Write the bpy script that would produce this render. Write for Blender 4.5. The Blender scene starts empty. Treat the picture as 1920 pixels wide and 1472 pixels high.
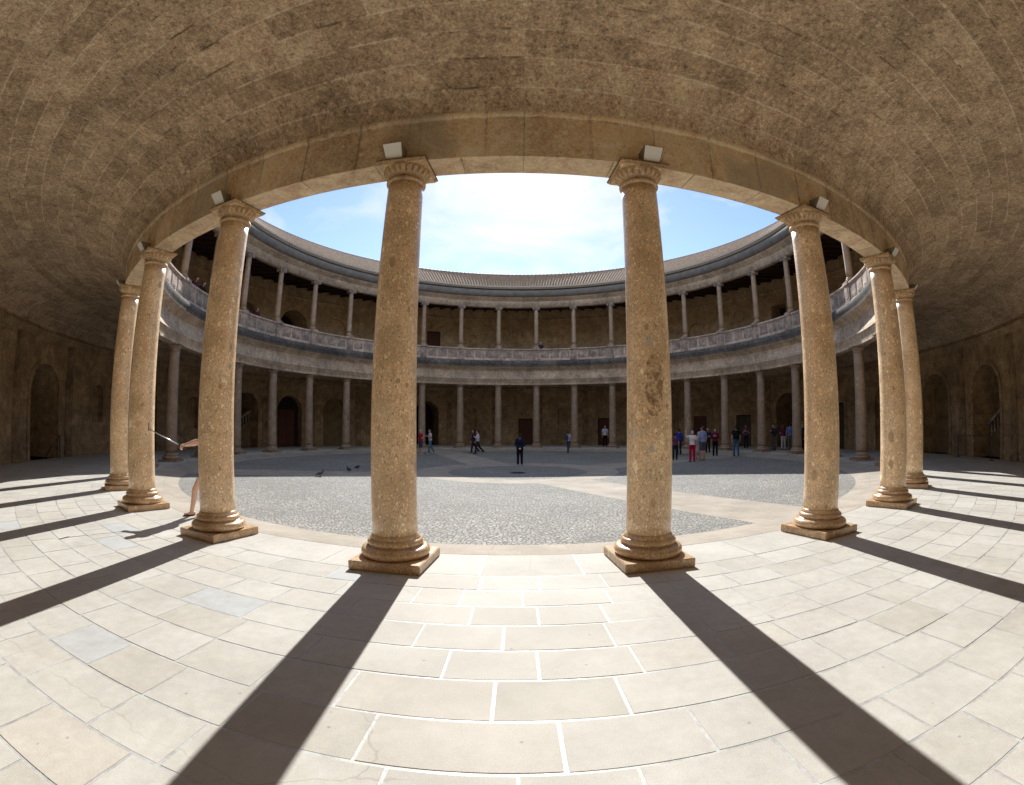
import bpy, bmesh, math, random
import numpy as np
from mathutils import Vector, Matrix
random.seed(7)
PI = math.pi; R_ = math.radians
D = bpy.data; SC = bpy.context.scene; COL = SC.collection
sin, cos = math.sin, math.cos

# ------------------------------------------------------------------ helpers
def link(o, parent=None):
    COL.objects.link(o)
    if parent is not None: o.parent = parent
    return o
def tag(o, label=None, cat=None, group=None, kind=None):
    if label: o['label'] = label
    if cat: o['category'] = cat
    if group: o['group'] = group
    if kind or label: o['kind'] = kind or 'thing'
    return o
def empty(name, loc=(0, 0, 0), rz=0.0):
    o = D.objects.new(name, None); o.location = loc; o.rotation_euler = (0, 0, rz)
    o.empty_display_size = .2
    return link(o)
class MB:
    """collects vertices / faces (with uv and material slot) and links them as one mesh object"""
    def __init__(s): s.v = []; s.f = []; s.uv = []; s.mi = []; s.tint = []; s.sm = []
    def face(s, idx, uv=None, mi=0, tint=0.0, smooth=False):
        s.f.append(tuple(idx)); s.uv.append(uv); s.mi.append(mi); s.tint.append(tint); s.sm.append(smooth)
    def add(s, pts):
        b = len(s.v); s.v.extend([tuple(p) for p in pts]); return b
    def quad(s, a, b, c, d, uv=None, mi=0, tint=0.0, smooth=False):
        i = s.add((a, b, c, d)); s.face((i, i+1, i+2, i+3), uv, mi, tint, smooth)
    def box(s, x0, x1, y0, y1, z0, z1, m=None, mi=0, ch=0.0):
        if ch <= 0:
            P = [(x, y, z) for z in (z0, z1) for y in (y0, y1) for x in (x0, x1)]
            F = [(0, 2, 3, 1), (4, 5, 7, 6), (0, 1, 5, 4), (2, 6, 7, 3), (0, 4, 6, 2), (1, 3, 7, 5)]
        else:
            bm = bmesh.new(); bmesh.ops.create_cube(bm, size=1)
            for v in bm.verts:
                v.co = ((x0+x1)/2+v.co.x*(x1-x0), (y0+y1)/2+v.co.y*(y1-y0), (z0+z1)/2+v.co.z*(z1-z0))
            bmesh.ops.bevel(bm, geom=bm.edges[:], offset=ch, segments=2, affect='EDGES')
            bm.verts.index_update()
            P = [tuple(v.co) for v in bm.verts]; F = [[v.index for v in f.verts] for f in bm.faces]; bm.free()
        if m is not None: P = [tuple(m @ Vector(p)) for p in P]
        b = s.add(P)
        for f in F: s.face([b+i for i in f], None, mi)
    def lathe(s, prof, n=48, rfun=None, mi=0, m=None, cap=True, smooth=True):
        b = len(s.v)
        for (r, z) in prof:
            for k in range(n):
                a = 2*PI*k/n; rr = rfun(r, z, a) if rfun else r
                p = Vector((rr*cos(a), rr*sin(a), z)); s.v.append(tuple(m @ p if m is not None else p))
        for i in range(len(prof)-1):
            for k in range(n):
                k2 = (k+1) % n
                s.face((b+i*n+k, b+i*n+k2, b+(i+1)*n+k2, b+(i+1)*n+k), None, mi, 0, smooth)
        if cap:
            s.face([b+k for k in range(n)][::-1], None, mi); s.face([b+(len(prof)-1)*n+k for k in range(n)], None, mi)
    def sweep(s, prof, a0=0.0, a1=2*PI, n=256, closed=False, mi=0, Rref=17.0, flip=False, smooth=True, v0=0.0):
        """profile (R, z) swept round the courtyard centre; uv = metres along the arc, metres along the profile"""
        L = [v0]
        for i in range(1, len(prof)): L.append(L[-1]+math.hypot(prof[i][0]-prof[i-1][0], prof[i][1]-prof[i-1][1]))
        b = len(s.v); m = len(prof)
        for k in range(n+1):
            a = a0+(a1-a0)*k/n
            for (R, z) in prof: s.v.append((R*sin(a), -R*cos(a), z))
        for k in range(n):
            for i in range(m-1):
                q = (b+k*m+i, b+(k+1)*m+i, b+(k+1)*m+i+1, b+k*m+i+1)
                ua, ub = (a0+(a1-a0)*k/n)*Rref, (a0+(a1-a0)*(k+1)/n)*Rref
                uv = [(ua, L[i]), (ub, L[i]), (ub, L[i+1]), (ua, L[i+1])]
                if flip: q = q[::-1]; uv = uv[::-1]
                s.face(q, uv, mi, 0, smooth)
    def tube(s, pts, r, n=8, mi=0):
        pts = [Vector(p) for p in pts]; rs = r if isinstance(r, (list, tuple)) else [r]*len(pts)
        b = len(s.v); up = Vector((0.013, .021, 1))
        for i, p in enumerate(pts):
            d = (pts[min(i+1, len(pts)-1)]-pts[max(i-1, 0)]).normalized()
            x = d.cross(up if abs(d.z) < .97 else Vector((1, 0, 0))).normalized(); y = x.cross(d).normalized()
            for k in range(n):
                a = 2*PI*k/n; s.v.append(tuple(p+(x*cos(a)+y*sin(a))*rs[i]))
        for i in range(len(pts)-1):
            for k in range(n):
                k2 = (k+1) % n; s.face((b+i*n+k, b+i*n+k2, b+(i+1)*n+k2, b+(i+1)*n+k), None, mi, 0, True)
        s.face([b+k for k in range(n)][::-1], None, mi); s.face([b+(len(pts)-1)*n+k for k in range(n)], None, mi)
    def build(s, name, mats, parent=None, fix=True):
        me = D.meshes.new(name); me.from_pydata(s.v, [], s.f)
        if not isinstance(mats, (list, tuple)): mats = [mats]
        for m in mats: me.materials.append(m)
        me.polygons.foreach_set('material_index', s.mi)
        me.polygons.foreach_set('use_smooth', s.sm)
        if any(u is not None for u in s.uv):
            lay = me.uv_layers.new(name='UVMap'); flat = []
            for f, u in zip(s.f, s.uv):
                for i in range(len(f)): flat.extend(u[i] if u is not None else (0, 0))
            lay.data.foreach_set('uv', flat)
        if any(s.tint):
            at = me.attributes.new('tint', 'FLOAT', 'FACE'); at.data.foreach_set('value', s.tint)
        if fix:
            bm = bmesh.new(); bm.from_mesh(me); bmesh.ops.recalc_face_normals(bm, faces=bm.faces[:]); bm.to_mesh(me); bm.free()
        me.update()
        return link(D.objects.new(name, me), parent)
def pol(R, a, z=0.0): return Vector((R*sin(a), -R*cos(a), z))
def ringm(R, a, z=0.0):
    """local frame on the ring: x along the ring, y towards the courtyard centre, z up"""
    return Matrix.Translation(pol(R, a, z)) @ Matrix.Rotation(a, 4, 'Z')
def copy_tree(o, parent=None):
    c = o.copy(); COL.objects.link(c)
    if parent is not None: c.parent = parent
    for ch in [x for x in D.objects if x.parent == o]: copy_tree(ch, c)
    return c

# ------------------------------------------------------------------ materials
class NT:
    def __init__(s, name):
        s.m = D.materials.new(name); s.m.use_nodes = True; s.t = s.m.node_tree; s.t.nodes.clear()
        s.out = s.n('ShaderNodeOutputMaterial'); s.b = s.n('ShaderNodeBsdfPrincipled'); s.l(s.b.outputs[0], s.out.inputs[0])
    def n(s, typ, **kw):
        x = s.t.nodes.new(typ)
        for k, v in kw.items(): setattr(x, k, v)
        return x
    def l(s, a, b): s.t.links.new(a, b)
    def val(s, sock, v):
        if hasattr(v, 'bl_idname') or isinstance(v, bpy.types.NodeSocket): s.l(v, sock)
        else: sock.default_value = v
    def math(s, op, a, b=None, c=None, clamp=False):
        x = s.n('ShaderNodeMath', operation=op, use_clamp=clamp)
        for i, v in enumerate((a, b, c)):
            if v is not None: s.val(x.inputs[i], v)
        return x.outputs[0]
    def mix(s, f, a, b, mode='MIX'):
        x = s.n('ShaderNodeMix', data_type='RGBA', blend_type=mode)
        s.val(x.inputs[0], f); s.val(x.inputs[6], a if not isinstance(a, tuple) else a+(1,)*(4-len(a))); s.val(x.inputs[7], b if not isinstance(b, tuple) else b+(1,)*(4-len(b)))
        return x.outputs[2]
    def noise(s, vec, scale, detail=4, rough=.6, dist=0.0):
        x = s.n('ShaderNodeTexNoise'); s.l(vec, x.inputs['Vector'])
        x.inputs['Scale'].default_value = scale; x.inputs['Detail'].default_value = detail
        x.inputs['Roughness'].default_value = rough; x.inputs['Distortion'].default_value = dist
        return x
    def vor(s, vec, scale, feature='F1', rnd=1.0):
        x = s.n('ShaderNodeTexVoronoi', feature=feature); s.l(vec, x.inputs['Vector'])
        x.inputs['Scale'].default_value = scale; x.inputs['Randomness'].default_value = rnd
        return x
    def ramp(s, f, stops, interp='LINEAR'):
        x = s.n('ShaderNodeValToRGB'); r = x.color_ramp; r.interpolation = interp
        while len(r.elements) < len(stops): r.elements.new(.5)
        for e, (p, c) in zip(r.elements, stops):
            e.position = p; e.color = (c if isinstance(c, tuple) else (c, c, c))+(1,)*(1 if isinstance(c, tuple) and len(c) == 3 or not isinstance(c, tuple) else 0)
        s.l(f, x.inputs[0]); return x.outputs[0]
    def coord(s, which='Object', scale=None, rand=False):
        tc = s.n('ShaderNodeTexCoord'); v = tc.outputs[which]
        if rand:
            oi = s.n('ShaderNodeObjectInfo'); k = s.math('MULTIPLY', oi.outputs['Random'], 37.0)
            cx = s.n('ShaderNodeCombineXYZ'); s.l(k, cx.inputs[0]); s.l(k, cx.inputs[1]); s.l(k, cx.inputs[2])
            a = s.n('ShaderNodeVectorMath', operation='ADD'); s.l(v, a.inputs[0]); s.l(cx.outputs[0], a.inputs[1]); v = a.outputs[0]
        if scale:
            a = s.n('ShaderNodeVectorMath', operation='MULTIPLY'); s.l(v, a.inputs[0]); a.inputs[1].default_value = scale; v = a.outputs[0]
        return v
    def warp(s, v, amt, scale):
        nz = s.noise(v, scale, 3)
        a = s.n('ShaderNodeVectorMath', operation='SUBTRACT'); s.l(nz.outputs['Color'], a.inputs[0]); a.inputs[1].default_value = (.5, .5, .5)
        b = s.n('ShaderNodeVectorMath', operation='SCALE'); s.l(a.outputs[0], b.inputs[0]); b.inputs['Scale'].default_value = amt
        c = s.n('ShaderNodeVectorMath', operation='ADD'); s.l(v, c.inputs[0]); s.l(b.outputs[0], c.inputs[1]); return c.outputs[0]
    def bump(s, h, strength=.3, dist=.02):
        x = s.n('ShaderNodeBump'); x.inputs['Strength'].default_value = strength; x.inputs['Distance'].default_value = dist
        s.l(h, x.inputs['Height']); s.l(x.outputs[0], s.b.inputs['Normal'])
    def fin(s, color, rough=.8, spec=.3):
        s.val(s.b.inputs['Base Color'], color if not isinstance(color, tuple) else color+(1,)); s.val(s.b.inputs['Roughness'], rough)
        s.b.inputs['Specular IOR Level'].default_value = spec
        return s.m

def mat_pebble(name, tint=(1, 1, 1), rough=.5, coat=0.0, patch=None):
    """pudding stone: a brown matrix full of rounded pebbles"""
    t = NT(name); v0 = t.coord('Object', rand=True); v = t.warp(v0, .05, 9)
    sv = t.n('ShaderNodeVectorMath', operation='MULTIPLY'); t.l(v, sv.inputs[0]); sv.inputs[1].default_value = (1, 1, .62); v = sv.outputs[0]
    n1 = t.noise(v0, 1.6, 5); col = t.ramp(n1.outputs[0], [(.3, (.235, .155, .085)), (.5, (.30, .215, .130)), (.7, (.36, .275, .18))])
    palette = [(0, (.41, .32, .20)), (.22, (.235, .145, .08)), (.38, (.47, .39, .265)), (.52, (.225, .21, .175)), (.62, (.32, .21, .115)), (.8, (.31, .235, .15)), (.92, (.15, .095, .055))]
    h = None
    for sc, thr, rmin, soft in ((62, .45, .25, .16), (31, .42, .45, .13), (14, .37, .66, .09), (7.5, .36, .78, .07), (3.6, .34, .83, .05)):
        w = t.vor(v, sc); sp = t.n('ShaderNodeSeparateColor'); t.l(w.outputs['Color'], sp.inputs[0])
        m1 = t.math('SUBTRACT', thr, w.outputs['Distance']); m1 = t.math('DIVIDE', m1, soft, clamp=True)
        m2 = t.math('GREATER_THAN', sp.outputs[0], rmin); mk = t.math('MULTIPLY', m1, m2)
        pc = t.ramp(sp.outputs[1], palette, 'CONSTANT')
        col = t.mix(t.math('MULTIPLY', mk, .84), col, pc)
        h = mk if h is None else t.math('MAXIMUM', h, mk)
    for sc_, amt in ((34, .5), (17, .38)):
        ed = t.vor(v, sc_, 'DISTANCE_TO_EDGE'); col = t.mix(t.math('MULTIPLY', t.ramp(ed.outputs['Distance'], [(.015, 1.0), (.10, 0.0)]), amt), col, (.17, .115, .065))
    fine = t.noise(v0, 90, 4, .7); col = t.mix(.55, col, t.ramp(fine.outputs[0], [(.3, (.35, .32, .3)), (.7, (.68, .66, .63))]), 'OVERLAY')
    st = t.noise(v0, .9, 4, .7); col = t.mix(t.ramp(st.outputs[0], [(.52, 0.0), (.72, .45)]), col, (.20, .135, .08)); s2 = t.noise(v0, 3.3, 4, .65); col = t.mix(.5, col, t.ramp(s2.outputs[0], [(.3, (.34, .33, .32)), (.7, (.66, .66, .66))]), 'OVERLAY')
    col = t.mix(1.0, col, tint, 'MULTIPLY')
    if patch:   # an old brown repair in the shaft
        sx = t.n('ShaderNodeSeparateXYZ'); t.l(t.warp(t.warp(t.coord('Object'), .16, 4), .06, 14), sx.inputs[0])
        ex = t.math('POWER', t.math('DIVIDE', t.math('SUBTRACT', sx.outputs[0], patch[0]), patch[2]), 2.0); ez = t.math('POWER', t.math('DIVIDE', t.math('SUBTRACT', sx.outputs[2], patch[1]), patch[3]), 2.0)
        pk = t.math('MULTIPLY', t.math('LESS_THAN', t.math('ADD', ex, ez), 1.0), t.math('LESS_THAN', sx.outputs[1], 0.0))
        pn = t.noise(t.coord('Object'), 14, 5, .75); col = t.mix(t.math('MULTIPLY', pk, t.ramp(pn.outputs[0], [(.42, .15), (.56, .85)])), col, (.26, .145, .075))
    if coat: t.b.inputs['Coat Weight'].default_value = coat; t.b.inputs['Coat Roughness'].default_value = .22
    pit = t.vor(v, 24); pm = t.math('LESS_THAN', pit.outputs['Distance'], .16)
    col = t.mix(t.math('MULTIPLY', pm, .6), col, (.06, .035, .02))
    t.bump(t.math('ADD', t.math('MULTIPLY', h, .3), fine.outputs[0]), .25, .006)
    return t.fin(col, rough, .6)

def mat_blocks(name, c1, c2, bw, bh, mortar, msize=.012, dirt=(.06, .045, .03), dirt_amt=.6, speck=.5, rough=.85, warp=.03, offset=.5, bumpd=.02, patch=None, b2=.7, course=0.0):
    """weathered ashlar; blocks laid in UV metres"""
    t = NT(name); uv = t.coord('UV'); ob = t.coord('Object')
    u2 = t.warp(uv, warp, 1.7)
    br = t.n('ShaderNodeTexBrick'); t.l(u2, br.inputs['Vector']); br.offset = offset; br.inputs['Scale'].default_value = 1
    br.inputs['Color1'].default_value = c1+(1,); br.inputs['Color2'].default_value = c2+(1,); br.inputs['Mortar'].default_value = mortar+(1,)
    br.inputs['Mortar Size'].default_value = msize; br.inputs['Mortar Smooth'].default_value = .6; br.inputs['Bias'].default_value = 0
    br.inputs['Brick Width'].default_value = bw; br.inputs['Row Height'].default_value = bh
    mid = tuple((p+q)/2 for p, q in zip(c1, c2)); br.inputs['Mortar'].default_value = mid+(1,)
    mn = t.noise(ob, 1.9, 3); mk = t.math('MULTIPLY', br.outputs['Fac'], t.ramp(mn.outputs[0], [(.38, .15), (.62, 1.0)]))
    col = t.mix(mk, br.outputs['Color'], mortar)
    if course:
        sx = t.n('ShaderNodeSeparateXYZ'); t.l(u2, sx.inputs[0]); rr = t.math('FRACT', t.math('DIVIDE', sx.outputs[1], bh)); ed = t.math('MINIMUM', rr, t.math('SUBTRACT', 1.0, rr))
        ln = t.ramp(ed, [(.02, 1.0), (.055, 0.0)]); cn = t.noise(ob, 1.1, 4, .7)
        col = t.mix(t.math('MULTIPLY', ln, t.ramp(cn.outputs[0], [(.40, 0.0), (.52, course)])), col, mortar)
        col = t.mix(t.math('MULTIPLY', ln, t.ramp(cn.outputs[0], [(.36, course), (.46, 0.0)])), col, tuple(x*.45 for x in c2))
    big = t.noise(ob, .7, 5, .65, .4); col = t.mix(t.ramp(big.outputs[0], [(.42, 0.0), (.68, dirt_amt)]), col, dirt)
    big2 = t.noise(ob, 2.6, 6, .75, .6); col = t.mix(b2, col, t.ramp(big2.outputs[0], [(.30, (.20, .19, .18)), (.5, (.5, .5, .5)), (.70, (.80, .79, .77))]), 'OVERLAY')
    fine = t.noise(ob, 14, 8, .8, .3)
    col = t.mix(speck, col, t.ramp(fine.outputs[0], [(.36, (.10, .09, .08)), (.46, (.45, .45, .45)), (.55, (.54, .54, .54)), (.66, (.97, .95, .90))]), 'OVERLAY')
    f2 = t.noise(ob, 30, 5, .75); col = t.mix(speck*.42, col, t.ramp(f2.outputs[0], [(.38, (.14, .13, .12)), (.5, (.5, .5, .5)), (.62, (.9, .88, .84))]), 'OVERLAY')
    f3 = t.noise(ob, 75, 4, .7); col = t.mix(speck*.6, col, t.ramp(f3.outputs[0], [(.3, (.2, .2, .2)), (.7, (.82, .8, .78))]), 'OVERLAY')
    pv = t.vor(t.warp(ob, .04, 12), 9); pits = t.ramp(pv.outputs['Distance'], [(.06, 1.0), (.15, 0.0)]); pm = t.noise(ob, 1.3, 3)
    pits = t.math('MULTIPLY', pits, t.ramp(pm.outputs[0], [(.45, 0.0), (.6, 1.0)])); col = t.mix(t.math('MULTIPLY', pits, speck*.8), col, tuple(x*.35 for x in c2))
    if patch:
        pn = t.noise(ob, .55, 2); col = t.mix(t.ramp(pn.outputs[0], [(.58, 0.0), (.62, .5)]), col, patch)
    h = t.math('ADD', t.math('MULTIPLY', br.outputs['Fac'], -.7), t.math('ADD', t.math('MULTIPLY', fine.outputs[0], 1.1), t.math('MULTIPLY', f3.outputs[0], .4)))
    t.bump(h, .55, bumpd)
    return t.fin(col, rough, .2)

def mat_plain(name, col, rough=.7, var=.25, scale=6.0, bump=.0, spec=.3, metal=0.0):
    t = NT(name); ob = t.coord('Object'); n1 = t.noise(ob, scale, 5, .65)
    c = t.mix(var, col, t.ramp(n1.outputs[0], [(.3, (.2, .2, .2)), (.7, (.8, .8, .8))]), 'OVERLAY')
    if bump: t.bump(n1.outputs[0], bump, .01)
    t.b.inputs['Metallic'].default_value = metal
    return t.fin(c, rough, spec)

def mat_tiles(name):
    t = NT(name); ob = t.coord('Object'); at = t.n('ShaderNodeAttribute', attribute_name='tint')
    f = at.outputs['Fac']
    base = t.ramp(f, [(0.0, (.465, .448, .40)), (.35, (.50, .488, .445)), (.6, (.525, .514, .475)), (.80, (.50, .47, .415)), (.86, (.50, .50, .485)), (.95, (.47, .483, .48)), (1.0, (.465, .48, .48))])
    n1 = t.noise(ob, 1.1, 5, .6); base = t.mix(.30, base, t.ramp(n1.outputs[0], [(.3, (.32, .31, .3)), (.7, (.68, .68, .68))]), 'OVERLAY')
    n2 = t.noise(ob, 9, 6, .7); base = t.mix(.30, base, t.ramp(n2.outputs[0], [(.3, (.36, .35, .34)), (.7, (.64, .64, .64))]), 'OVERLAY')
    n3 = t.noise(ob, 110, 3, .7); base = t.mix(.35, base, t.ramp(n3.outputs[0], [(.3, (.35, .35, .35)), (.7, (.65, .65, .65))]), 'OVERLAY')
    sp = t.vor(ob, 4.0); base = t.mix(t.math('MULTIPLY', t.ramp(sp.outputs['Distance'], [(.02, 1.0), (.055, 0.0)]), .5), base, (.16, .14, .12))
    sn = t.noise(t.warp(ob, .3, 1.2), .8, 7, .72, .8); base = t.mix(t.ramp(sn.outputs[0], [(.55, 0.0), (.74, .30)]), base, (.33, .29, .235))
    cr = t.vor(t.warp(ob, .25, 2.2), .55, 'DISTANCE_TO_EDGE'); cg = t.noise(ob, .45, 2); base = t.mix(t.math('MULTIPLY', t.ramp(cr.outputs['Distance'], [(.001, 1.0), (.0035, 0.0)]), t.ramp(cg.outputs[0], [(.55, 0.0), (.62, .45)])), base, (.28, .24, .20))
    t.bump(t.math('ADD', n3.outputs[0], t.math('MULTIPLY', n2.outputs[0], 2.0)), .16, .006)
    r = t.ramp(n2.outputs[0], [(.3, .58), (.7, .75)])
    return t.fin(base, r, .12)
def mat_cobble(name):
    t = NT(name); ob = t.coord('Object'); w = t.warp(ob, .05, 5)
    f1 = t.vor(w, 13); e = t.vor(w, 13, 'DISTANCE_TO_EDGE')
    sp = t.n('ShaderNodeSeparateColor'); t.l(f1.outputs['Color'], sp.inputs[0])
    c = t.ramp(sp.outputs[0], [(0, (.275, .27, .255)), (.4, (.325, .32, .30)), (.75, (.365, .36, .335)), (1, (.425, .415, .385))])
    n1 = t.noise(ob, .5, 4); c = t.mix(.35, c, t.ramp(n1.outputs[0], [(.3, (.3, .3, .3)), (.7, (.72, .71, .68))]), 'OVERLAY')
    g = t.ramp(e.outputs['Distance'], [(.02, 0.0), (.14, 1.0)])
    c = t.mix(g, (.19, .187, .175), c)
    n2 = t.noise(ob, 40, 3); c = t.mix(.3, c, n2.outputs['Color'], 'OVERLAY')
    t.bump(t.math('ADD', g, t.math('MULTIPLY', sp.outputs[1], .5)), .7, .02)
    return t.fin(c, .8, .15)
def mat_paving(name):
    t = NT(name); uv = t.coord('UV'); ob = t.coord('Object')
    br = t.n('ShaderNodeTexBrick'); t.l(uv, br.inputs['Vector']); br.inputs['Scale'].default_value = 1
    br.inputs['Color1'].default_value = (.405, .365, .31, 1); br.inputs['Color2'].default_value = (.37, .335, .285, 1); br.inputs['Mortar'].default_value = (.33, .28, .22, 1)
    br.inputs['Mortar Size'].default_value = .008; br.inputs['Brick Width'].default_value = 1.35; br.inputs['Row Height'].default_value = .6; br.inputs['Mortar Smooth'].default_value = .4
    c = br.outputs['Color']; n1 = t.noise(ob, 1.3, 5); c = t.mix(.4, c, t.ramp(n1.outputs[0], [(.3, (.3, .29, .28)), (.7, (.7, .7, .7))]), 'OVERLAY')
    n2 = t.noise(ob, 22, 5, .7); c = t.mix(.3, c, t.ramp(n2.outputs[0], [(.3, (.3, .3, .3)), (.7, (.7, .7, .7))]), 'OVERLAY')
    t.bump(n2.outputs[0], .15, .008)
    return t.fin(c, .85, .12)

M = {}
M['column'] = mat_pebble('pudding_stone', (2.8, 2.98, 3.2), .34, .4)
M['capital'] = mat_pebble('darkened_capital_stone', (1.95, 1.98, 1.95), .6)  # shaft stone again, tint darkened to offset light bounced up from the floor
M['column_patched'] = mat_pebble('repaired_pudding_stone', (2.8, 2.98, 3.2), .34, .4, (-.035, 2.05, .10, .36))
M['column_pale'] = mat_pebble('pale_pudding_stone', (1.55, 1.6, 1.85), .6)
M['base'] = mat_pebble('polished_pudding_stone', (2.0, 1.95, 1.88), .28)
M['column_far'] = mat_pebble('shaded_pudding_stone', (1.2, 1.28, 1.55), .6)  # same stone as the near columns, cool shade put into its tint
M['vault'] = mat_blocks('vault_ashlar', (.615, .475, .325), (.44, .328, .218), 1.25, .39, (.72, .59, .435), .014, (.24, .18, .12), .42, .82, .9, .06, bumpd=.04, b2=.62, course=.95)
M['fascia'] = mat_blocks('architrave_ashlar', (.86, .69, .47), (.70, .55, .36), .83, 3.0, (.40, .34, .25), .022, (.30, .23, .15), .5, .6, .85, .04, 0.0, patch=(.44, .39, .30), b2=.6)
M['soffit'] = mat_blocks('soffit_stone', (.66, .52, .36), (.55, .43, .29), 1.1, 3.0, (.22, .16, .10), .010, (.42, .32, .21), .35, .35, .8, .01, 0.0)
M['wall'] = mat_blocks('gallery_ashlar', (.50, .36, .21), (.38, .27, .155), 1.05, .46, (.24, .17, .10), .008, (.15, .11, .07), .6, .4, .85, .01)
M['entab'] = mat_blocks('entablature_stone', (.72, .58, .45), (.57, .46, .35), 1.48, .62, (.27, .22, .17), .010, (.25, .205, .16), .6, .6, .85, .02)
M['bal'] = mat_blocks('balustrade_stone', (.67, .545, .45), (.55, .44, .36), 1.5, 3.0, (.3, .25, .22), .008, (.27, .24, .22), .6, .6, .85, .02)
M['lichen'] = mat_blocks('lichen_stone', (.20, .185, .17), (.14, .13, .12), 1.4, 3.0, (.07, .07, .07), .01, (.06, .06, .065), .7, .9, .9, .02)
M['upper'] = mat_blocks('upper_wall_plaster', (.68, .50, .29), (.58, .43, .25), 1.3, .6, (.40, .28, .16), .006, (.25, .18, .11), .5, .35, .85, .01)
M['zinc'] = mat_plain('zinc_gutter', (.21, .19, .17), .8, .4, 3, spec=.12)
M['tile_roof'] = mat_plain('terracotta_tiles', (.30, .20, .13), .85, .6, 4, .2)
M['tile_end'] = mat_plain('mortared_tile_ends', (.55, .47, .38), .9, .4, 9)
M['ridge'] = mat_plain('ridge_tiles', (.20, .21, .25), .6, .4, 4)
M['wood'] = mat_plain('dark_ceiling_wood', (.055, .028, .018), .8, .5, 4)
M['door'] = mat_plain('red_brown_door', (.115, .042, .025), .6, .4, 5)
M['door2'] = mat_plain('olive_door', (.085, .07, .045), .6, .4, 5)
M['dark'] = mat_plain('painted_passage_shade', (.03, .025, .02), .9, .3, 3)  # near-black backs of openings, their unlit depth put into the colour
M['infill'] = mat_plain('ochre_infill', (.22, .16, .08), .9, .5, 2)
M['tiles'] = mat_tiles('gallery_floor_slabs'); M['cobble'] = mat_cobble('grey_cobbles'); M['paving'] = mat_paving('cream_paving')
def mat_grout(name):
    t = NT(name); ob = t.coord('Object'); n1 = t.noise(ob, 5, 5, .7); n2 = t.noise(ob, 45, 4, .7)
    c = t.mix(.5, (.46, .465, .455), t.ramp(n1.outputs[0], [(.3, (.25, .24, .23)), (.7, (.72, .72, .72))]), 'OVERLAY'); c = t.mix(.4, c, n2.outputs['Color'], 'OVERLAY')
    t.bump(t.math('ADD', n2.outputs[0], n1.outputs[0]), .35, .006)
    return t.fin(c, t.ramp(n1.outputs[0], [(.35, .30), (.62, .58)]), .5)
M['grout'] = mat_grout('cement_joints')
M['lampbox'] = mat_plain('white_painted_metal', (.78, .76, .70), .5, .08, 5)
M['lampside'] = mat_plain('olive_painted_metal', (.22, .20, .14), .6, .2, 5)
M['metal'] = mat_plain('grey_steel', (.16, .15, .14), .45, .2, 8, metal=.6)
M['steel'] = mat_plain('bright_steel', (.62, .62, .64), .25, .1, 8, metal=.9)
M['iron'] = mat_plain('dark_iron', (.05, .05, .055), .6, .3, 8)
M['earth'] = mat_plain('bare_earth', (.22, .18, .13), .9, .4, 1)

# ------------------------------------------------------------------ dimensions
RC = 15.0; NC = 32; ST = 2*PI/NC
SOF = 4.82; RW = 20.5; RF = 15.2; STEP = 14.5; RINGI = 13.35
def zb(R): return -0.18-0.27*(1-min(R, RINGI)/RINGI)+.12*max(0, R-RINGI)/(STEP-RINGI)

# ------------------------------------------------------------------ ground, floors
mb = MB(); mb.lathe([(300, -1.0), (20.9, -1.0), (0.3, -1.0)], 64, cap=False, smooth=False)
tag(mb.build('ground', M['earth']), kind='structure')

def quarter_angles():
    return [R_(23)+k*PI/2 for k in range(4)]
HW = 1.06
def polar_patch(mb, Ra, Rb, nr, bounds, na):
    """patch between radii; bounds(R) gives start and end angle"""
    rows = []
    for i in range(nr+1):
        R = Ra+(Rb-Ra)*i/nr; a0, a1 = bounds(R)
        rows.append((mb.add([pol(R, a0+(a1-a0)*k/na, zb(R)) for k in range(na+1)]), R, a0, a1))
    for i in range(nr):
        b0, R0, s0, e0 = rows[i]; b1, R1, s1, e1 = rows[i+1]
        for k in range(na):
            A = [s0+(e0-s0)*k/na, s0+(e0-s0)*(k+1)/na, s1+(e1-s1)*(k+1)/na, s1+(e1-s1)*k/na]
            Rm = (Ra+Rb)/2 if Rb-Ra < 2.5 else None
            if Rm: uv = [(A[0]*Rm, R0), (A[1]*Rm, R0), (A[2]*Rm, R1), (A[3]*Rm, R1)]
            else:
                c = (A[0]+A[1])/2 if False else None
                mid0, mid1 = (s0+e0)/2, (s1+e1)/2
                uv = [(R0, (A[0]-mid0)*R0), (R0, (A[1]-mid0)*R0), (R1, (A[2]-mid1)*R1), (R1, (A[3]-mid1)*R1)]
            mb.face((b0+k, b0+k+1, b1+k+1, b1+k), uv, 0, 0, False)
cob = MB(); pav = MB()
polar_patch(cob, .36, 3.05, 8, lambda R: (0, 2*PI), 96)
polar_patch(pav, 3.05, 4.4, 4, lambda R: (0, 2*PI), 128)
for q in quarter_angles():
    hw = lambda R: math.asin(HW/R)
    polar_patch(pav, 4.4, RINGI, 16, lambda R, q=q: (q-hw(R), q+hw(R)), 8)
    polar_patch(cob, 4.4, RINGI, 24, lambda R, q=q: (q+hw(R), q+PI/2-hw(R)), 48)
polar_patch(pav, RINGI, STEP, 4, lambda R: (0, 2*PI), 256)
tag(cob.build('courtyard_cobbles', M['cobble'], fix=False), kind='structure')
tag(pav.build('courtyard_paving', M['paving'], fix=False), kind='structure')
mb = MB()
mb.lathe([(.355, zb(0)-.03), (.355, zb(0)+.015), (.33, zb(0)+.022), (.02, zb(0)+.012)], 32, smooth=False)
for k in range(6): mb.box(-.25, .25, -.19+.07*k, -.165+.07*k, zb(0)+.014, zb(0)+.03)
tag(mb.build('drain_cover', M['iron']), 'round dark iron drain cover at the centre of the cobbled courtyard disc', 'drain')

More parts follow.
